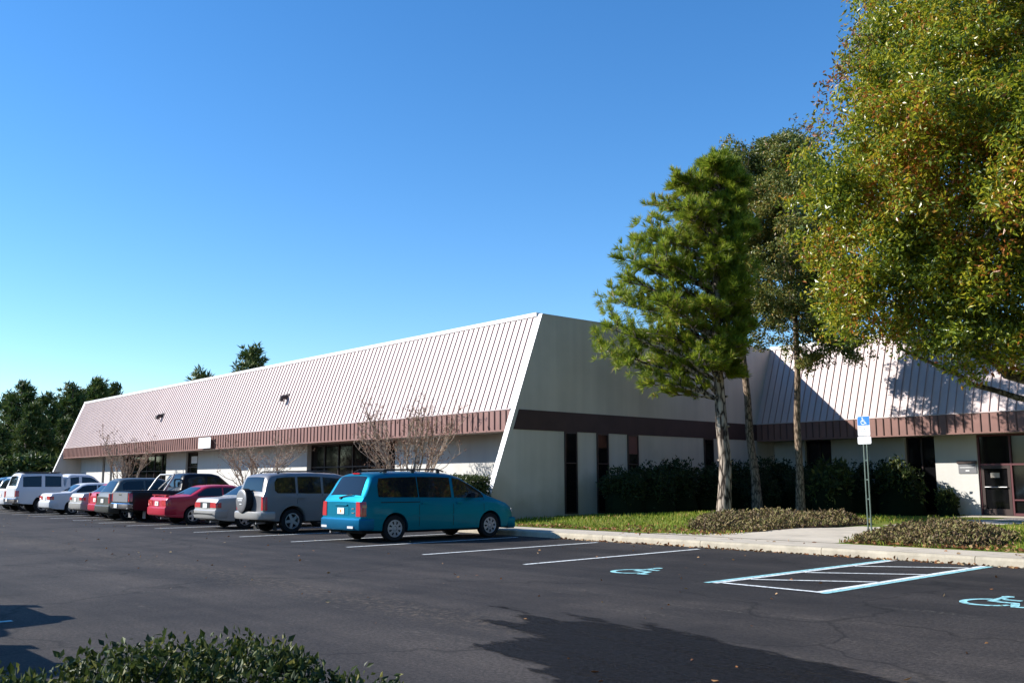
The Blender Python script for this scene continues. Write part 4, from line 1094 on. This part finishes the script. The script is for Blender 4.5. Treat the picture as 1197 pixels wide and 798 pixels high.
def broadleaf(name, label, base, lobes, trunk, tr, mats, nclus, per, crad, lsize, group=None, shell=.6, limbs=14, barkm='oakbark', fork=None, extra_top=None):
    """trunk = list of points; limbs run from the fork to points inside the lobes"""
    root = empty(name, base, label, 'tree', group); B0 = Vector(base)
    b = MB(); n = len(trunk); b.tube(trunk, [tr * (1 - .55 * i / (n - 1)) * (1.35 if i == 0 else 1) for i in range(n)], 12)
    tips, _ = blob_points(lobes, limbs, .35)
    for t in tips:
        i = random.randrange(max(1, n // 2), n); s0 = Vector(trunk[i]); pts, rs = limb(s0, t, tr * .38, tr * .07, 7, .16, -.05); b.tube(pts, rs, 7)
        for _ in range(3):
            k = random.randrange(3, 7); q = Vector(t) + Vector(unit(1)[0]) * (.14 * (Vector(t) - s0).length)
            p2, r2 = limb(pts[k], q, rs[k] * .6, .008, 4, .18); b.tube(p2, r2, 5)
    b.build('trunk', M[barkm], root, 60)
    Bg, _ = blob_points(lobes, nclus // 7, shell)
    Cn = cluster(Bg, 7, crad * 1.25, .75)
    P = cluster(Cn, per, crad * .50, .8)
    link('crown', leafmesh('crown', P, lsize, lsize * .46, mats, -.25, origin=base), root)
    if extra_top is not None:
        Pp, mm = extra_top; link('crown', leafmesh('crown', Pp, lsize, lsize * .5, mm, .1, origin=base), root)
    return root

# --- the big autumn tree on the right: trunk just outside the frame, crown over the lawn
def cpt(xp, yp, d):
    """authoring aid: a point d metres ahead at a photo bearing"""
    v = CF * d + CR * ((xp - 598.5) / 1128.) * d; return np.array([v[0], v[1], H_CAM + (563.5 - yp) / 1128. * d])
bt = cpt(1262, 600, 21.5); bz = float(lawn_z(bt[0], bt[1])); base = (bt[0], bt[1], bz)
lob = []
for xp, yp, d, r_ in ((1262, 60, 22, 4.6), (1290, 200, 21, 4.8), (1120, 190, 20.5, 2.9), (1058, 225, 20.2, 1.75), (1170, 30, 21.5, 2.5), (1095, 135, 21., 1.85), (1050, 320, 20.3, 1.5), (1120, 330, 20, 1.55),
                      (1190, 290, 19.2, 1.7), (1018, 285, 20.2, 1.0), (1020, 355, 20.5, .75), (1080, 375, 20.4, .65), (1185, -60, 22.5, 2.6), (1180, 180, 18.6, 2.0), (1012, 172, 20.8, .9), (1150, 100, 19.2, 2.0), (985, 235, 20.4, .85), (992, 300, 20.4, .7), (1015, 140, 20.8, .9), (1092, 55, 21.4, 1.15), (1200, 20, 20, 2.5), (1150, 400, 20.3, .8), (1190, 392, 20.0, .9), (1095, 398, 20.5, .5), (1220, 350, 19.5, 1.4), (1150, 335, 20.2, 1.2), (1185, 345, 20.4, 1.1), (1110, 365, 20.6, .8)):
    q = cpt(xp, yp, d); lob.append((*q, r_, r_, r_ * .95))
T0 = Vector(base)
tk = [T0 + Vector((0, 0, -.2)), T0 + Vector((0, .05, 1.2)), T0 + Vector((-.1, .05, 2.6)), T0 + Vector((-.3, .1, 4.2)), T0 + Vector((-.3, .2, 6.2)), T0 + Vector((-.2, .3, 8.5))]
sprP = np.concatenate([cluster(np.array([cpt(x, y, 21.2) for x, y in ((1005, 70), (985, 100), (1020, 30), (1000, 130), (1035, 10), (975, 140), (1050, 20), (1010, 50), (992, 75), (970, 165))]), 46, .34)])
big = broadleaf('autumn_tree', 'large tree with turning green, gold and orange leaves at the right edge', base, lob, tk, .30, M['autumn'], 4600, 56, .66, .112, limbs=26, extra_top=(sprP, M['russet']))
b = MB()
for (x0, y0, d0), (x1, y1, d1), r0 in (((1262, 470, 21.5), (1110, 372, 20.6), .17), ((1262, 440, 21.5), (1145, 345, 19.8), .13), ((1262, 480, 21.5), (1060, 405, 21), .09), ((1262, 450, 21.5), (1190, 330, 20.2), .12)):
    pts, rs = limb(cpt(x0, y0, d0), cpt(x1, y1, d1), r0, r0 * .3, 9, .10, .04); b.tube(pts, rs, 9)
b.build('limb', M['oakbark'], big, 60)

# unseen copies of the autumn tree, added to block sky and darken the van's side
for (x, y, k, rz) in ((1.5, 29.5, .9, 2.2), (5.0, 20.5, 1., 4.0), (10., 30., 1.05, .9)):
    r_ = empty('autumn_tree', (x, y, .3), 'unseen autumn tree added outside the right edge of the frame to block skylight', 'tree', 'added autumn trees right of the frame', rz); r_.scale = (k, k, k)
    for ch in list(big.children):
        c_ = ch.copy(); COL.objects.link(c_); c_.parent = r_

# --- olive broadleaf trees behind the pine
def olive(label, base, top, lobes_px, d, tr, ncl, per, bark, group, matn, sprigs, limbs=12):
    lob = [(*cpt(x, y, d + dd), r_, r_, r_ * 1.1) for x, y, dd, r_ in lobes_px]
    B0, T = Vector(base), Vector(top); mid = [B0 + Vector((0, 0, -.2))] + [B0.lerp(T, t) + Vector((random.gauss(0, .035), random.gauss(0, .035), 0)) for t in (.15, .3, .45, .6, .75, .9, 1.)]
    ex = cluster(np.array([cpt(x, y, d) for x, y in sprigs]), 22, .26)
    return broadleaf('broadleaf_tree', label, base, lob, mid, tr, M[matn], ncl, per, .5, .112, group, .45, limbs, bark, extra_top=(ex, M['russet']))
bz = float(lawn_z(-20.9, 29.9))
olive('olive green broadleaf tree with reddish forked trunk just behind the pine', (-20.9, 29.9, bz), cpt(866, 300, 35.4), [(890, 240, 0, 1.7), (858, 215, .4, 1.0), (860, 290, .6, 1.1), (880, 190, 0, 1.2), (900, 310, .4, 1.7), (920, 210, -.4, 1.4), (890, 360, .6, 1.1), (935, 350, .9, 1.0), (915, 270, .8, 1.5), (900, 180, .3, 1.1), (932, 172, .2, 1.0), (945, 250, .6, 1.2)], 35.4, .17, 1700, 54, 'slimbark', None, 'slimleaf',
      [(862, 172), (880, 160), (905, 150), (872, 165), (895, 158), (852, 175)])
bz = float(lawn_z(-18.5, 28.9))
olive('tall slender tree with a bare straight trunk between pine and autumn tree', (-18.5, 28.9, bz), cpt(938, 230, 32.8), [(945, 230, 0, 1.4), (955, 300, -.2, 1.25), (960, 370, -.4, .95), (935, 180, .2, 1.0), (985, 330, -.3, 1.1), (950, 415, -.3, .5), (995, 390, -.4, .8), (925, 340, 0, .8)], 32.8, .135, 1000, 54, 'slimbark', None, 'slimleaf',
      [(915, 150), (945, 140), (960, 128), (938, 150), (950, 120), (928, 158), (970, 135)])
# bare twigs reaching right from the forked trunk
# --- pine
def tuft_mesh(T, D, nn, length, width, spread=.9):
    n = len(T); P = np.repeat(T, nn, 0); d = np.repeat(D, nn, 0) + unit(n * nn) * spread; d /= np.linalg.norm(d, axis=1, keepdims=True)
    V, F = leaf_quads(P, length, width, 0., d, 0., .3); return V, F
pb = (-19.05, 25.25, float(lawn_z(-19.05, 25.25)))
pine = empty('pine_tree', pb, 'slender pine with a pale flaky trunk and lopsided green crown on the lawn', 'tree')
B0 = Vector(pb); dP = float(np.dot(np.array(pb) - np.array([0, 0, H_CAM]), CF)); 
pz = lambda yp: H_CAM + (563.5 - yp) / 1128. * dP
ppx = lambda xp, yp, dd=0.: Vector(cpt(xp, yp, dP + dd))
tr_px = [(845, 604), (847, 575), (849, 540), (846, 500), (845, 465), (844, 430), (843, 395), (846, 355), (845, 315), (848, 275), (852, 235), (853, 200), (853, 172)]
tpts = [ppx(x, y) for x, y in tr_px]; trad = [.27, .215, .20, .19, .175, .15, .14, .125, .11, .09, .07, .045, .02]
b = MB(); b.tube(tpts, trad, 14)
knots = [(i, k) for i in (2, 3, 4) for k in range(2)]
for i, k in knots:
    a = random.random() * 6.28; p = tpts[i] + Vector((math.cos(a), math.sin(a), .3)) * trad[i] * .7; b.tube([p, p + Vector((math.cos(a), math.sin(a), .25)) * .14], [.045, .03], 6)
def prof_r(z, side):      # crown radius towards photo-left / photo-right by height
    zl = [pz(y) for y in (485, 455, 430, 400, 340, 275, 215, 170)]; rl = [.9, 3.2, 4.3, 4.7, 4.4, 3.35, 2.0, .5]
    rr = [.3, .5, .8, 1.0, 1.1, 1.1, .8, .3]
    return float(np.interp(z, zl, rl if side < 0 else rr))
TT = []; DD = []
CRv = Vector(CR); CFv = Vector(CF)
def pine_branch(p0, p1, r0, dens, depth=0):
    pts, rs = limb(p0, p1, r0, .012, 6, .14, -.06 if depth == 0 else 0.); b.tube(pts, rs, 6)
    L_ = (Vector(p1) - Vector(p0)).length
    for i in range(2 if depth == 0 else 1, 7):
        if depth == 0:
            for _ in range(3):
                d = (pts[i] - pts[i - 1]).normalized(); o = Vector(unit(1)[0]); o.z = abs(o.z) * .5
                e = pts[i] + (d * .75 + o * .9).normalized() * random.uniform(.35, .8) * (.45 + .16 * L_); pine_branch(pts[i], e, max(.012, rs[i] * .5), dens, 1)
        else:
            d = (pts[min(i, 6)] - pts[i - 1]).normalized()
            if i >= 3:
                TT.append(tuple(pts[i])); DD.append(tuple(d + Vector((0, 0, .35))))
z = pz(478)
zs = list(np.linspace(pz(440), pz(180), 30))
for k, zz in enumerate(zs):
    j = np.interp(zz, [p.z for p in tpts], range(len(tpts))); i = int(min(j, len(tpts) - 2)); p0 = tpts[i].lerp(tpts[i + 1], j - i)
    for q in range(4):
        phi = k * 2.4 + q * 2.1 + random.uniform(-.4, .4); ca, sa = math.cos(phi), math.sin(phi)
        rad = prof_r(zz, ca) * (abs(ca) + .0) + 1.6 * abs(sa) * (.4 + .6 * prof_r(zz, -1) / 4.5) * .8
        rad *= random.uniform(.40, .70)
        rise = random.uniform(.0, .28) * rad
        e = p0 + (CRv * ca + CFv * sa).normalized() * rad + Vector((0, 0, rise)); s0 = p0 + Vector((0, 0, -.22 * rad))
        jj = np.interp(s0.z, [p.z for p in tpts], range(len(tpts))); ii = int(min(jj, len(tpts) - 2)); s0 = tpts[ii].lerp(tpts[ii + 1], jj - ii)
        if s0.z < pz(462): continue
        pine_branch(s0, e, .025 + .010 * rad, 1)
# a few heavy low limbs to the left, as in the photo
for (x1, y1, dd, r0) in ((760, 402, -.6, .085), (735, 425, .8, .06), (725, 385, -1.2, .07), (775, 450, -.4, .055), (715, 410, .2, .06), (790, 462, .5, .045), (722, 345, .5, .06), (745, 300, -.5, .06)):
    pine_branch(ppx(845, min(468, y1 + 62)), ppx(x1, y1, dd), r0, 1)
b.build('trunk', M['pinebark'], pine, 60)
plob = [(*cpt(x, y, dP + dd), r_, r_, r_ * .9) for x, y, dd, r_ in ((838, 205, 0, .75), (815, 245, .2, .95), (790, 285, -.4, 1.0), (830, 285, .5, 1.0), (758, 325, .2, .95), (800, 345, -.7, 1.0), (735, 365, -.2, .85), (728, 402, .3, .75), (775, 385, .9, .85), (745, 425, -.5, .6), (768, 448, .2, .5), (800, 458, -.2, .38), (835, 345, .8, .8), (712, 385, .4, .5), (848, 400, -.6, .5), (752, 292, .3, .75), (770, 258, -.2, .7), (722, 345, .2, .6), (868, 250, -.5, .8), (872, 320, -.6, .8), (712, 420, -.2, .45))]
XT, XU = blob_points(plob, 780, .35)
TT = np.array(TT + [tuple(p) for p in XT]); DD = np.array(DD + [tuple(p * .8 + np.array([0, 0, .35])) for p in XU])
V, F = tuft_mesh(TT, DD, 30, .24, .018, .85)
link('crown', np_mesh('crown', V - np.array(pb), F, [M['needle']]), pine)

# --- bare crape myrtles between the cars and the building
def myrtle(label, X, Y, h, spread, nst, leafn):
    base = (X, Y, .17); r_ = empty('crape_myrtle', base, label, 'tree', 'bare crape myrtles along the facade'); b = MB(); tips = []
    for k in range(nst):
        a = 6.283 * k / nst + random.uniform(-.3, .3); p0 = Vector(base) + Vector((math.cos(a), math.sin(a), 0)) * random.uniform(.05, .22)
        p1 = Vector(base) + Vector((math.cos(a) * spread * .5, math.sin(a) * spread * .4, h * random.uniform(.45, .58)))
        pts, rs = limb(p0, p1, .045, .025, 5, .12); b.tube(pts, rs, 7)
        for q in range(4):
            i = random.randrange(3, 6); e = pts[i] + Vector((math.cos(a + random.gauss(0, .7)) * spread * .42, math.sin(a + random.gauss(0, .7)) * spread * .35, h * random.uniform(.22, .42)))
            p2, r2 = limb(pts[i], e, .020, .009, 5, .16); b.tube(p2, r2, 5)
            for w_ in range(9):
                i2 = random.randrange(1, 6); e2 = p2[i2] + Vector((random.gauss(0, .22), random.gauss(0, .22), abs(random.gauss(.3, .15)))); p3, r3 = limb(p2[i2], e2, .008, .004, 3, .1); b.tube(p3, r3, 4, cap=False); tips.append(tuple(e2))
    b.build('trunk', M['myrtlebark'], r_, 60)
    tips = np.array(tips); P = cluster(tips, leafn, .09)
    link('crown', leafmesh('crown', P, .055, .04, M['myrtleleaf'], origin=base), r_)
myrtle('bare reddish crape myrtle rising behind the teal minivan', -28.4, 19.6, 4.5, 2.5, 14, 6)
myrtle('sparse pale crape myrtle rising behind the silver grey suv', -40.3, 19.6, 3.3, 2.3, 10, 4)
myrtle('thin yellowish crape myrtle rising behind the compact suv and pickup', -57.4, 19.7, 4.3, 2.2, 7, 7)

# --- shrubs
def shrub_mesh(name, rx, ry, rz, n, lsize, m, shell=.7, lumps=7):
    lob = [(0, 0, rz * .5, rx * .8, ry * .8, rz * .55)]
    for k in range(lumps):
        a = 6.283 * k / lumps + random.random(); lob.append((math.cos(a) * rx * .45, math.sin(a) * ry * .45, rz * random.uniform(.45, .8), rx * .45, ry * .45, rz * .28))
    Cn, _ = blob_points(lob, n // 12, shell); P = cluster(Cn, 12, .16); P = P[P[:, 2] > .02]
    return leafmesh(name, P, lsize, lsize * .45, m, .25)
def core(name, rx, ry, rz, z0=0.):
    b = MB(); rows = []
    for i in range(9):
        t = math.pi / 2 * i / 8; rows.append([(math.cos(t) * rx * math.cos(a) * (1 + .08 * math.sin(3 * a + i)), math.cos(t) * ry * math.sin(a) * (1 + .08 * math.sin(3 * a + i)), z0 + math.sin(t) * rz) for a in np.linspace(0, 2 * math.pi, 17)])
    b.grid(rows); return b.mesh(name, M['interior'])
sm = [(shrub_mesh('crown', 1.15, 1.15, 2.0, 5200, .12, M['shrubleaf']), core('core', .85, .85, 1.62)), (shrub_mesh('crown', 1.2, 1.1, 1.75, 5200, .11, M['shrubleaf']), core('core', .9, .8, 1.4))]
G_SH = 'dark shrubs against the shaded walls'
SH_L = 'dark evergreen shrub in the continuous shaded row against the building walls'
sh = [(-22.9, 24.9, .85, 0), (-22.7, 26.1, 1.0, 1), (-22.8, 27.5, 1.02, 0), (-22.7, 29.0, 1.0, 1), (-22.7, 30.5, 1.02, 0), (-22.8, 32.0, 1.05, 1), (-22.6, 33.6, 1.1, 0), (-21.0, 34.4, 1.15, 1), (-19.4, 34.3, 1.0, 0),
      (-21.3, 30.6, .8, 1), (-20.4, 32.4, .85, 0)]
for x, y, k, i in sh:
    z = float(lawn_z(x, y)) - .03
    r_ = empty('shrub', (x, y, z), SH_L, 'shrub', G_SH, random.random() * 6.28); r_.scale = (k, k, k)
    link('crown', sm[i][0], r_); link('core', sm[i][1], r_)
# paler shrubs whose tops catch the sun near the entrance
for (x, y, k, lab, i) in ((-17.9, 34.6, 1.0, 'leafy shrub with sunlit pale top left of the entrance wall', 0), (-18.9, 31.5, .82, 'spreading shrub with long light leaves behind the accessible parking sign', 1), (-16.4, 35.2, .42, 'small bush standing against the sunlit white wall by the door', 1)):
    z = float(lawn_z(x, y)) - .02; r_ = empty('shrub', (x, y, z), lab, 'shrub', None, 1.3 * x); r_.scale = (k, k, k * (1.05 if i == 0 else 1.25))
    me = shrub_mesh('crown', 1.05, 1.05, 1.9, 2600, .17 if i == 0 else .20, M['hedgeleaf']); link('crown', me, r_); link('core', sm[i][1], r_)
# clipped hedge in front of the facade by the end wall
def hedge(name, label, x0, x1, y0, y1, z0, z1, n, lsize, m, cat='hedge', lump=.045, bumps=None):
    base = ((x0 + x1) / 2, (y0 + y1) / 2, z0); r_ = empty(name, base, label, cat)
    A = np.array([(x1 - x0) * (z1 - z0), (x1 - x0) * (z1 - z0), (y1 - y0) * (z1 - z0), (y1 - y0) * (z1 - z0), (x1 - x0) * (y1 - y0) * 1.3]); k = rng.choice(5, n, p=A / A.sum())
    u, v = rng.random(n), rng.random(n); X = x0 + (x1 - x0) * u; Y = np.where(k < 2, np.where(k == 0, y0, y1), y0 + (y1 - y0) * v); X = np.where(k == 2, x0, np.where(k == 3, x1, X)); Z = np.where(k == 4, z1, z0 + (z1 - z0) * rng.random(n)); Y = np.where((k == 2) | (k == 3), y0 + (y1 - y0) * u, Y)
    P = np.stack([X, Y, Z], 1) + rng.normal(0, lump, (n, 3))
    if bumps: P[:, 2] = z0 + (P[:, 2] - z0) * bumps(P[:, 0], P[:, 1])
    P = P[P[:, 2] > z0 + .01]
    link('foliage', leafmesh('foliage', P, lsize, lsize * .5, m, .35, origin=base), r_)
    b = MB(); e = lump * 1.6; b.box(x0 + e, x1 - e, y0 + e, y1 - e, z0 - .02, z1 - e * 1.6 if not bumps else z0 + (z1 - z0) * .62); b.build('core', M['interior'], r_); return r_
hedge('hedge', 'clipped green hedge between the minivan and the white end wall', -29.8, -24.0, 18.95, 19.75, .15, 1.58, 30000, .075, M['boxleaf'])

# --- ground cover beds and grass
def inside(P, poly):
    x, y = P[:, 0], P[:, 1]; c = np.zeros(len(P), bool); n = len(poly); j = n - 1
    for i in range(n):
        (xi, yi), (xj, yj) = poly[i], poly[j]
        c ^= ((yi > y) != (yj > y)) & (x < (xj - xi) * (y - yi) / (yj - yi + 1e-12) + xi); j = i
    return c
def scatter(poly, n):
    p = np.array(poly); lo, hi = p.min(0), p.max(0); P = rng.uniform(lo, hi, (int(n * 2.2), 2)); return P[inside(P, poly)][:n]
BED_L = [(-15.4, 19.95), (-14.4, 20.7), (-13.95, 22.2), (-13.9, 25.2), (-15.2, 25.9), (-17.2, 24.6), (-17.9, 22.9), (-17.1, 21.3), (-16.3, 20.3)]
BED_R = [(-11.15, 19.25), (-11.35, 21.4), (-10.9, 22.8), (-9.5, 23.0), (-8.6, 21.6), (-8.35, 20.2), (-8.7, 19.3)]
def edge_dist(P, poly):
    d = np.full(len(P), 9.); n = len(poly)
    for i in range(n):
        a, c = np.array(poly[i]), np.array(poly[(i + 1) % n]); t = np.clip(((P - a) @ (c - a)) / ((c - a) @ (c - a)), 0, 1); d = np.minimum(d, np.linalg.norm(P - (a + t[:, None] * (c - a)), axis=1))
    return d
def bed(label, poly, n, h):
    P2 = scatter(poly, n // 14); ed = edge_dist(P2, poly)
    top = h * np.clip(ed / .55, .25, 1) * (.75 + .25 * np.sin(P2[:, 0] * 2.9) * np.cos(P2[:, 1] * 2.3) + .1 * rng.normal(size=len(P2)))
    zz = lawn_z(P2[:, 0], P2[:, 1]); C3 = np.stack([P2[:, 0], P2[:, 1], zz + top * (.35 + .65 * rng.random(len(P2)) ** .5)], 1)
    P = cluster(C3, 14, .13); V, F = leaf_quads(P, .085, .04, .5)
    o = link('ground_cover', np_mesh('ground_cover', V, F, [M['coverleaf']])); tag(o, label, 'ground cover', kind='stuff')
    b = MB(); c = np.mean(poly, 0); pts = [(c + (np.array(p) - c) * 1.03) for p in poly]
    rows = []
    for s_ in np.linspace(1, 0.01, 6): rows.append([(c[0] + (p[0] - c[0]) * s_, c[1] + (p[1] - c[1]) * s_, float(lawn_z(c[0] + (p[0] - c[0]) * s_, c[1] + (p[1] - c[1]) * s_)) + .02 + .10 * min(1, (1 - s_) * 3)) for p in pts + [pts[0]]])
    b.grid(rows); structure('mulch_bed', b, M['mulch'])
bed('low brownish ground cover spreading between the pine and the path', BED_L, 24000, .25)
bed('low brownish ground cover right of the accessible parking sign', BED_R, 20000, .30)
lawn_area = [(-24.2, 19.05), (6, 19.05), (6, 27), (-13, 33), (-24.2, 33)]
P2 = scatter(lawn_area, 52000)
keep = ~inside(P2, BED_L) & ~inside(P2, BED_R) & ~((P2[:, 0] > -14.2 - .4 * np.clip(21 - P2[:, 1], 0, 3)) & (P2[:, 0] < -11.5)) & (P2[:, 0] < 1)
near = rng.random(len(P2)) < np.clip(1.35 - (P2[:, 1] - 19) / 12, .25, 1); P2 = P2[keep & near]
P = np.stack([P2[:, 0], P2[:, 1], lawn_z(P2[:, 0], P2[:, 1]) - .01], 1); d = unit(len(P)) * .55; d[:, 2] = 1.; d /= np.linalg.norm(d, axis=1, keepdims=True)
V, F = leaf_quads(P, .095, .022, 0, d, .05, .5); o = link('grass', np_mesh('grass', V, F, [M['grassblade']])); tag(o, 'short green grass on the lawn', 'grass', kind='stuff')
# fallen leaves: thick along the lawn edge and kerb gutter, few on the asphalt
def flat_leaves(P, size):
    d = unit(len(P)); d[:, 2] *= .25; d /= np.linalg.norm(d, axis=1, keepdims=True); return leaf_quads(P, size, size * .6, .0, d, .1, .4)
n = 2600; X = rng.uniform(-24, 2, n); dens = .35 + .65 * (np.sin(X * .8) * .5 + .5)
X = X[(rng.random(n) < dens) & ~((X > -16.7) & (X < -11.3))]; Y = 19.05 + np.abs(rng.normal(0, .35, len(X))); A = np.stack([X, Y, lawn_z(X, Y) + .035], 1)
n = 700; X = rng.uniform(-18.5, 2, n); Y = 17.53 - np.abs(rng.normal(0, .10, n)); Bq = np.stack([X, Y, np.full(n, .012)], 1)
n = 420; X = rng.uniform(-60, 2, n); Y = rng.uniform(5, 17.4, n); Cq = np.stack([X, Y, np.full(n, .012)], 1)
n = 900; X = rng.uniform(-18.5, -8, n); Y = rng.normal(19.7, .45, n); Y = np.where(Y < 19.05, 19.05 + (19.05 - Y), Y); Dq = np.stack([X, Y, lawn_z(X, Y) + .05], 1)
keep = ~((Dq[:, 0] > -14.6) & (Dq[:, 0] < -11.4)); Dq = Dq[keep]
n = 60; X = rng.uniform(-18, 2, n); Y = rng.uniform(17.7, 19, n); Eq = np.stack([X, Y, np.full(n, .16)], 1)
V, F = flat_leaves(np.concatenate([A, Bq, Dq, Eq]), .085); V2, F2 = flat_leaves(Cq, .055); F = np.concatenate([F, F2 + len(V)]); V = np.concatenate([V, V2]); o = link('fallen_leaves', np_mesh('fallen_leaves', V, F, [M['fallen']])); tag(o, 'dry fallen leaves along the kerb and lawn edge', 'fallen leaves', kind='stuff')

# --- foreground hedge on the parking island, by the camera
b = MB(); b.box(-4.9, 4, -7, 2.75, -.05, .13); structure('island', b, M['mulch'])
def fh(): 
    base = (-4.05, .4, .12); r_ = empty('hedge', base, 'leafy low hedge in the near foreground, sunlit at its left end', 'hedge')
    lob = []
    for y in np.arange(-3.2, 2.3, .22):
        lob.append((-4.05 + random.gauss(0, .12), y, (.11 if y > .9 else .16) + random.uniform(.29, .38), .46, .30, random.uniform(.24, .33)))
    lob.append((-3.82, 2.34, .36, .28, .24, .24))
    Cn, u = blob_points(lob, 4600, .80); Cn = Cn[Cn[:, 2] > .2]
    P = cluster(Cn, 16, .075); D = np.repeat(unit(len(Cn)) * .6 + np.array([0, 0, .9]), 16, 0) + unit(len(P)) * .9; D /= np.linalg.norm(D, axis=1, keepdims=True)
    Vv, Ff = leaf_quads(P, .036, .019, 0, D, .2)
    # a few taller shoots
    Sh = []; b = MB()
    for _ in range(11):
        y = random.uniform(-2.6, 2.3); p = Vector((-4.05 + random.gauss(0, .2), y, .57)); q = p + Vector((random.gauss(0, .06), random.gauss(0, .06), random.uniform(.08, .20))); b.tube([p + Vector((0, 0, -.3)), p, q], [.006, .005, .003], 4)
        for k in range(12): Sh.append(tuple(p.lerp(q, .35 + .65 * k / 11)))
    Sh = np.array(Sh); V2, F2 = leaf_quads(Sh, .046, .021, .4)
    link('foliage', np_mesh('foliage', np.concatenate([Vv, V2]) - np.array(base), np.concatenate([Ff, F2 + len(Vv)]), [M['hedgeleaf']]), r_)
    for _ in range(40):
        y = random.uniform(-3, 2.2); p = Vector((-4.05 + random.gauss(0, .1), y, .1)); b.tube([p, p + Vector((random.gauss(0, .12), random.gauss(0, .1), .45))], [.012, .006], 5)
    b.build('stems', M['oakbark'], r_)
fh()

# --- far pines beyond the left end of the building and round the lot
def far_pine_mesh(seed, h, r, n, bare=.3):
    random.seed(seed); b = MB(); b.tube([(0, 0, -.3), (.05, .05, h * .4), (0, .1, h * .75), (.05, 0, h)], [.22, .17, .1, .02], 7)
    T, D = [], []
    for k in range(n):
        t = bare + (1 - bare) * (k + random.random()) / n; a = random.random() * 6.283; rad = r * (1.05 - t) ** .75 * random.uniform(.45, 1.1) * (1.25 if t > .6 else 1)
        e = Vector((math.cos(a) * rad, math.sin(a) * rad, h * t + .15 * rad)); s0 = Vector((0, 0.05, h * t - .15 * rad)); b.tube([s0, e], [.05, .015], 4, cap=False)
        for q in range(5):
            T.append(tuple(s0.lerp(e, .45 + .55 * q / 4) + Vector((random.gauss(0, .28), random.gauss(0, .28), random.gauss(0, .2))))); D.append((math.cos(a) * .5, math.sin(a) * .5, .6))
    tm = b.mesh('trunk', M['pinebark']); V, F = tuft_mesh(np.array(T), np.array(D), 9, .62, .13, .95); return tm, np_mesh('crown', V, F, [M['farneedle']])
FP = [far_pine_mesh(3, 11., 3.2, 110, .12), far_pine_mesh(5, 10., 2.7, 95, .10), far_pine_mesh(9, 13., 3.4, 105, .30)]
random.seed(21)
G_FP = 'pines beyond the left end of the building'
def far_pine(x, y, k, i, label, group=G_FP):
    r_ = empty('pine_tree', (x, y, -.06), label, 'tree', group, random.random() * 6.28); r_.scale = (k, k, k); link('trunk', FP[i][0], r_); link('crown', FP[i][1], r_)
def near_ray(xp, Y): return -Y * 0      # (unused)
row = []
def along(xp, dist):
    v = CF + CR * ((xp - 598.5) / 1128.); v = v / np.linalg.norm(v); return v * dist
for xp, yt, dist, i in ((-25, 478, 92, 0), (2, 462, 97, 1), (18, 449, 95, 0), (33, 472, 88, 1), (47, 463, 94, 0), (62, 468, 99, 1), (78, 452, 96, 0), (92, 456, 101, 1), (104, 445, 98, 0), (117, 462, 103, 1), (130, 452, 100, 0), (143, 468, 104, 1), (70, 490, 90, 1), (25, 495, 86, 0), (-5, 500, 85, 1), (48, 500, 87, 0)):
    q = along(xp, dist); dd = float(np.dot(q, CF)); htop = H_CAM + (563.5 - yt) / 1128. * dd + .06; far_pine(q[0], q[1], htop / (11.2, 10.2, 13.2)[i], i, 'dark green pine in the dense stand beyond the left end of the building')
for xp, yt, dist, i, lab in ((288, 405, 92, 2, 'tall open crowned pine showing above the roofline'), (231, 435, 96, 1, 'pine with only its tip showing above the roofline')):
    q = along(xp, dist); dd = float(np.dot(q, CF)); htop = H_CAM + (563.5 - yt) / 1128. * dd; far_pine(q[0], q[1], htop / (11.2, 10.2, 13.2)[i], i, lab, None)
# understorey below the pines
us = shrub_mesh('crown', 3.0, 3.0, 3.2, 3200, .42, M['farneedle'], .6); uc = core('core', 2.4, 2.4, 2.5)
for k in range(11):
    q = along(-60 + 18 * k, 80 + 4 * math.sin(k * 2.1)); 
    if q[0] > -77.5: q = q * (78.5 / -q[0])
    r_ = empty('bush', (q[0], q[1], -.1), 'dark bush in the undergrowth below the far pines', 'bush', 'bushes below the far pines', k); s_ = random.uniform(.8, 1.15); r_.scale = (s_, s_, s_); link('crown', us, r_); link('core', uc, r_)
# the same wood carries on outside the frame: left of the lot and across the road behind the camera
for k in range(15):
    far_pine(-101 + random.gauss(0, 2), 3 - 6.5 * k, random.uniform(1., 1.3), 1 - k % 2, 'pine in the wood outside the frame left of the lot', 'pines left of the lot')
    far_pine(-95 + random.gauss(0, 3), 6 - 6.5 * k, random.uniform(.9, 1.25), k % 2, 'pine in the wood outside the frame left of the lot', 'pines left of the lot')
for k in range(26):
    far_pine(-85 + 6.4 * k + random.gauss(0, 1.5), -62 + random.gauss(0, 3), random.uniform(.9, 1.3), k % 2, 'pine in the wood behind the camera', 'pines behind the camera')
for k in range(7):
    far_pine(18 + random.gauss(0, 2), 4 + 5.2 * k, random.uniform(.8, 1.0), k % 2, 'pine right of the lot outside the frame', 'pines right of the lot')
# parked car just outside the left edge whose shadow falls into the near left corner
far_suv('navy suv parked on the near side of the aisle outside the left edge', -12.95, -2.5, M['navy'])
saloon('black sedan parked beside the navy suv outside the left edge', -9.75, -2.95, 1.40, M['black'], M['black'], (.68, .82, .4), name='sedan')
for x0 in (-11.35, -14.5):
    line(x0, 2.8, x0 + .4, -2.6, .10, M['bluepaint'] if x0 > -12 else M['paint'])
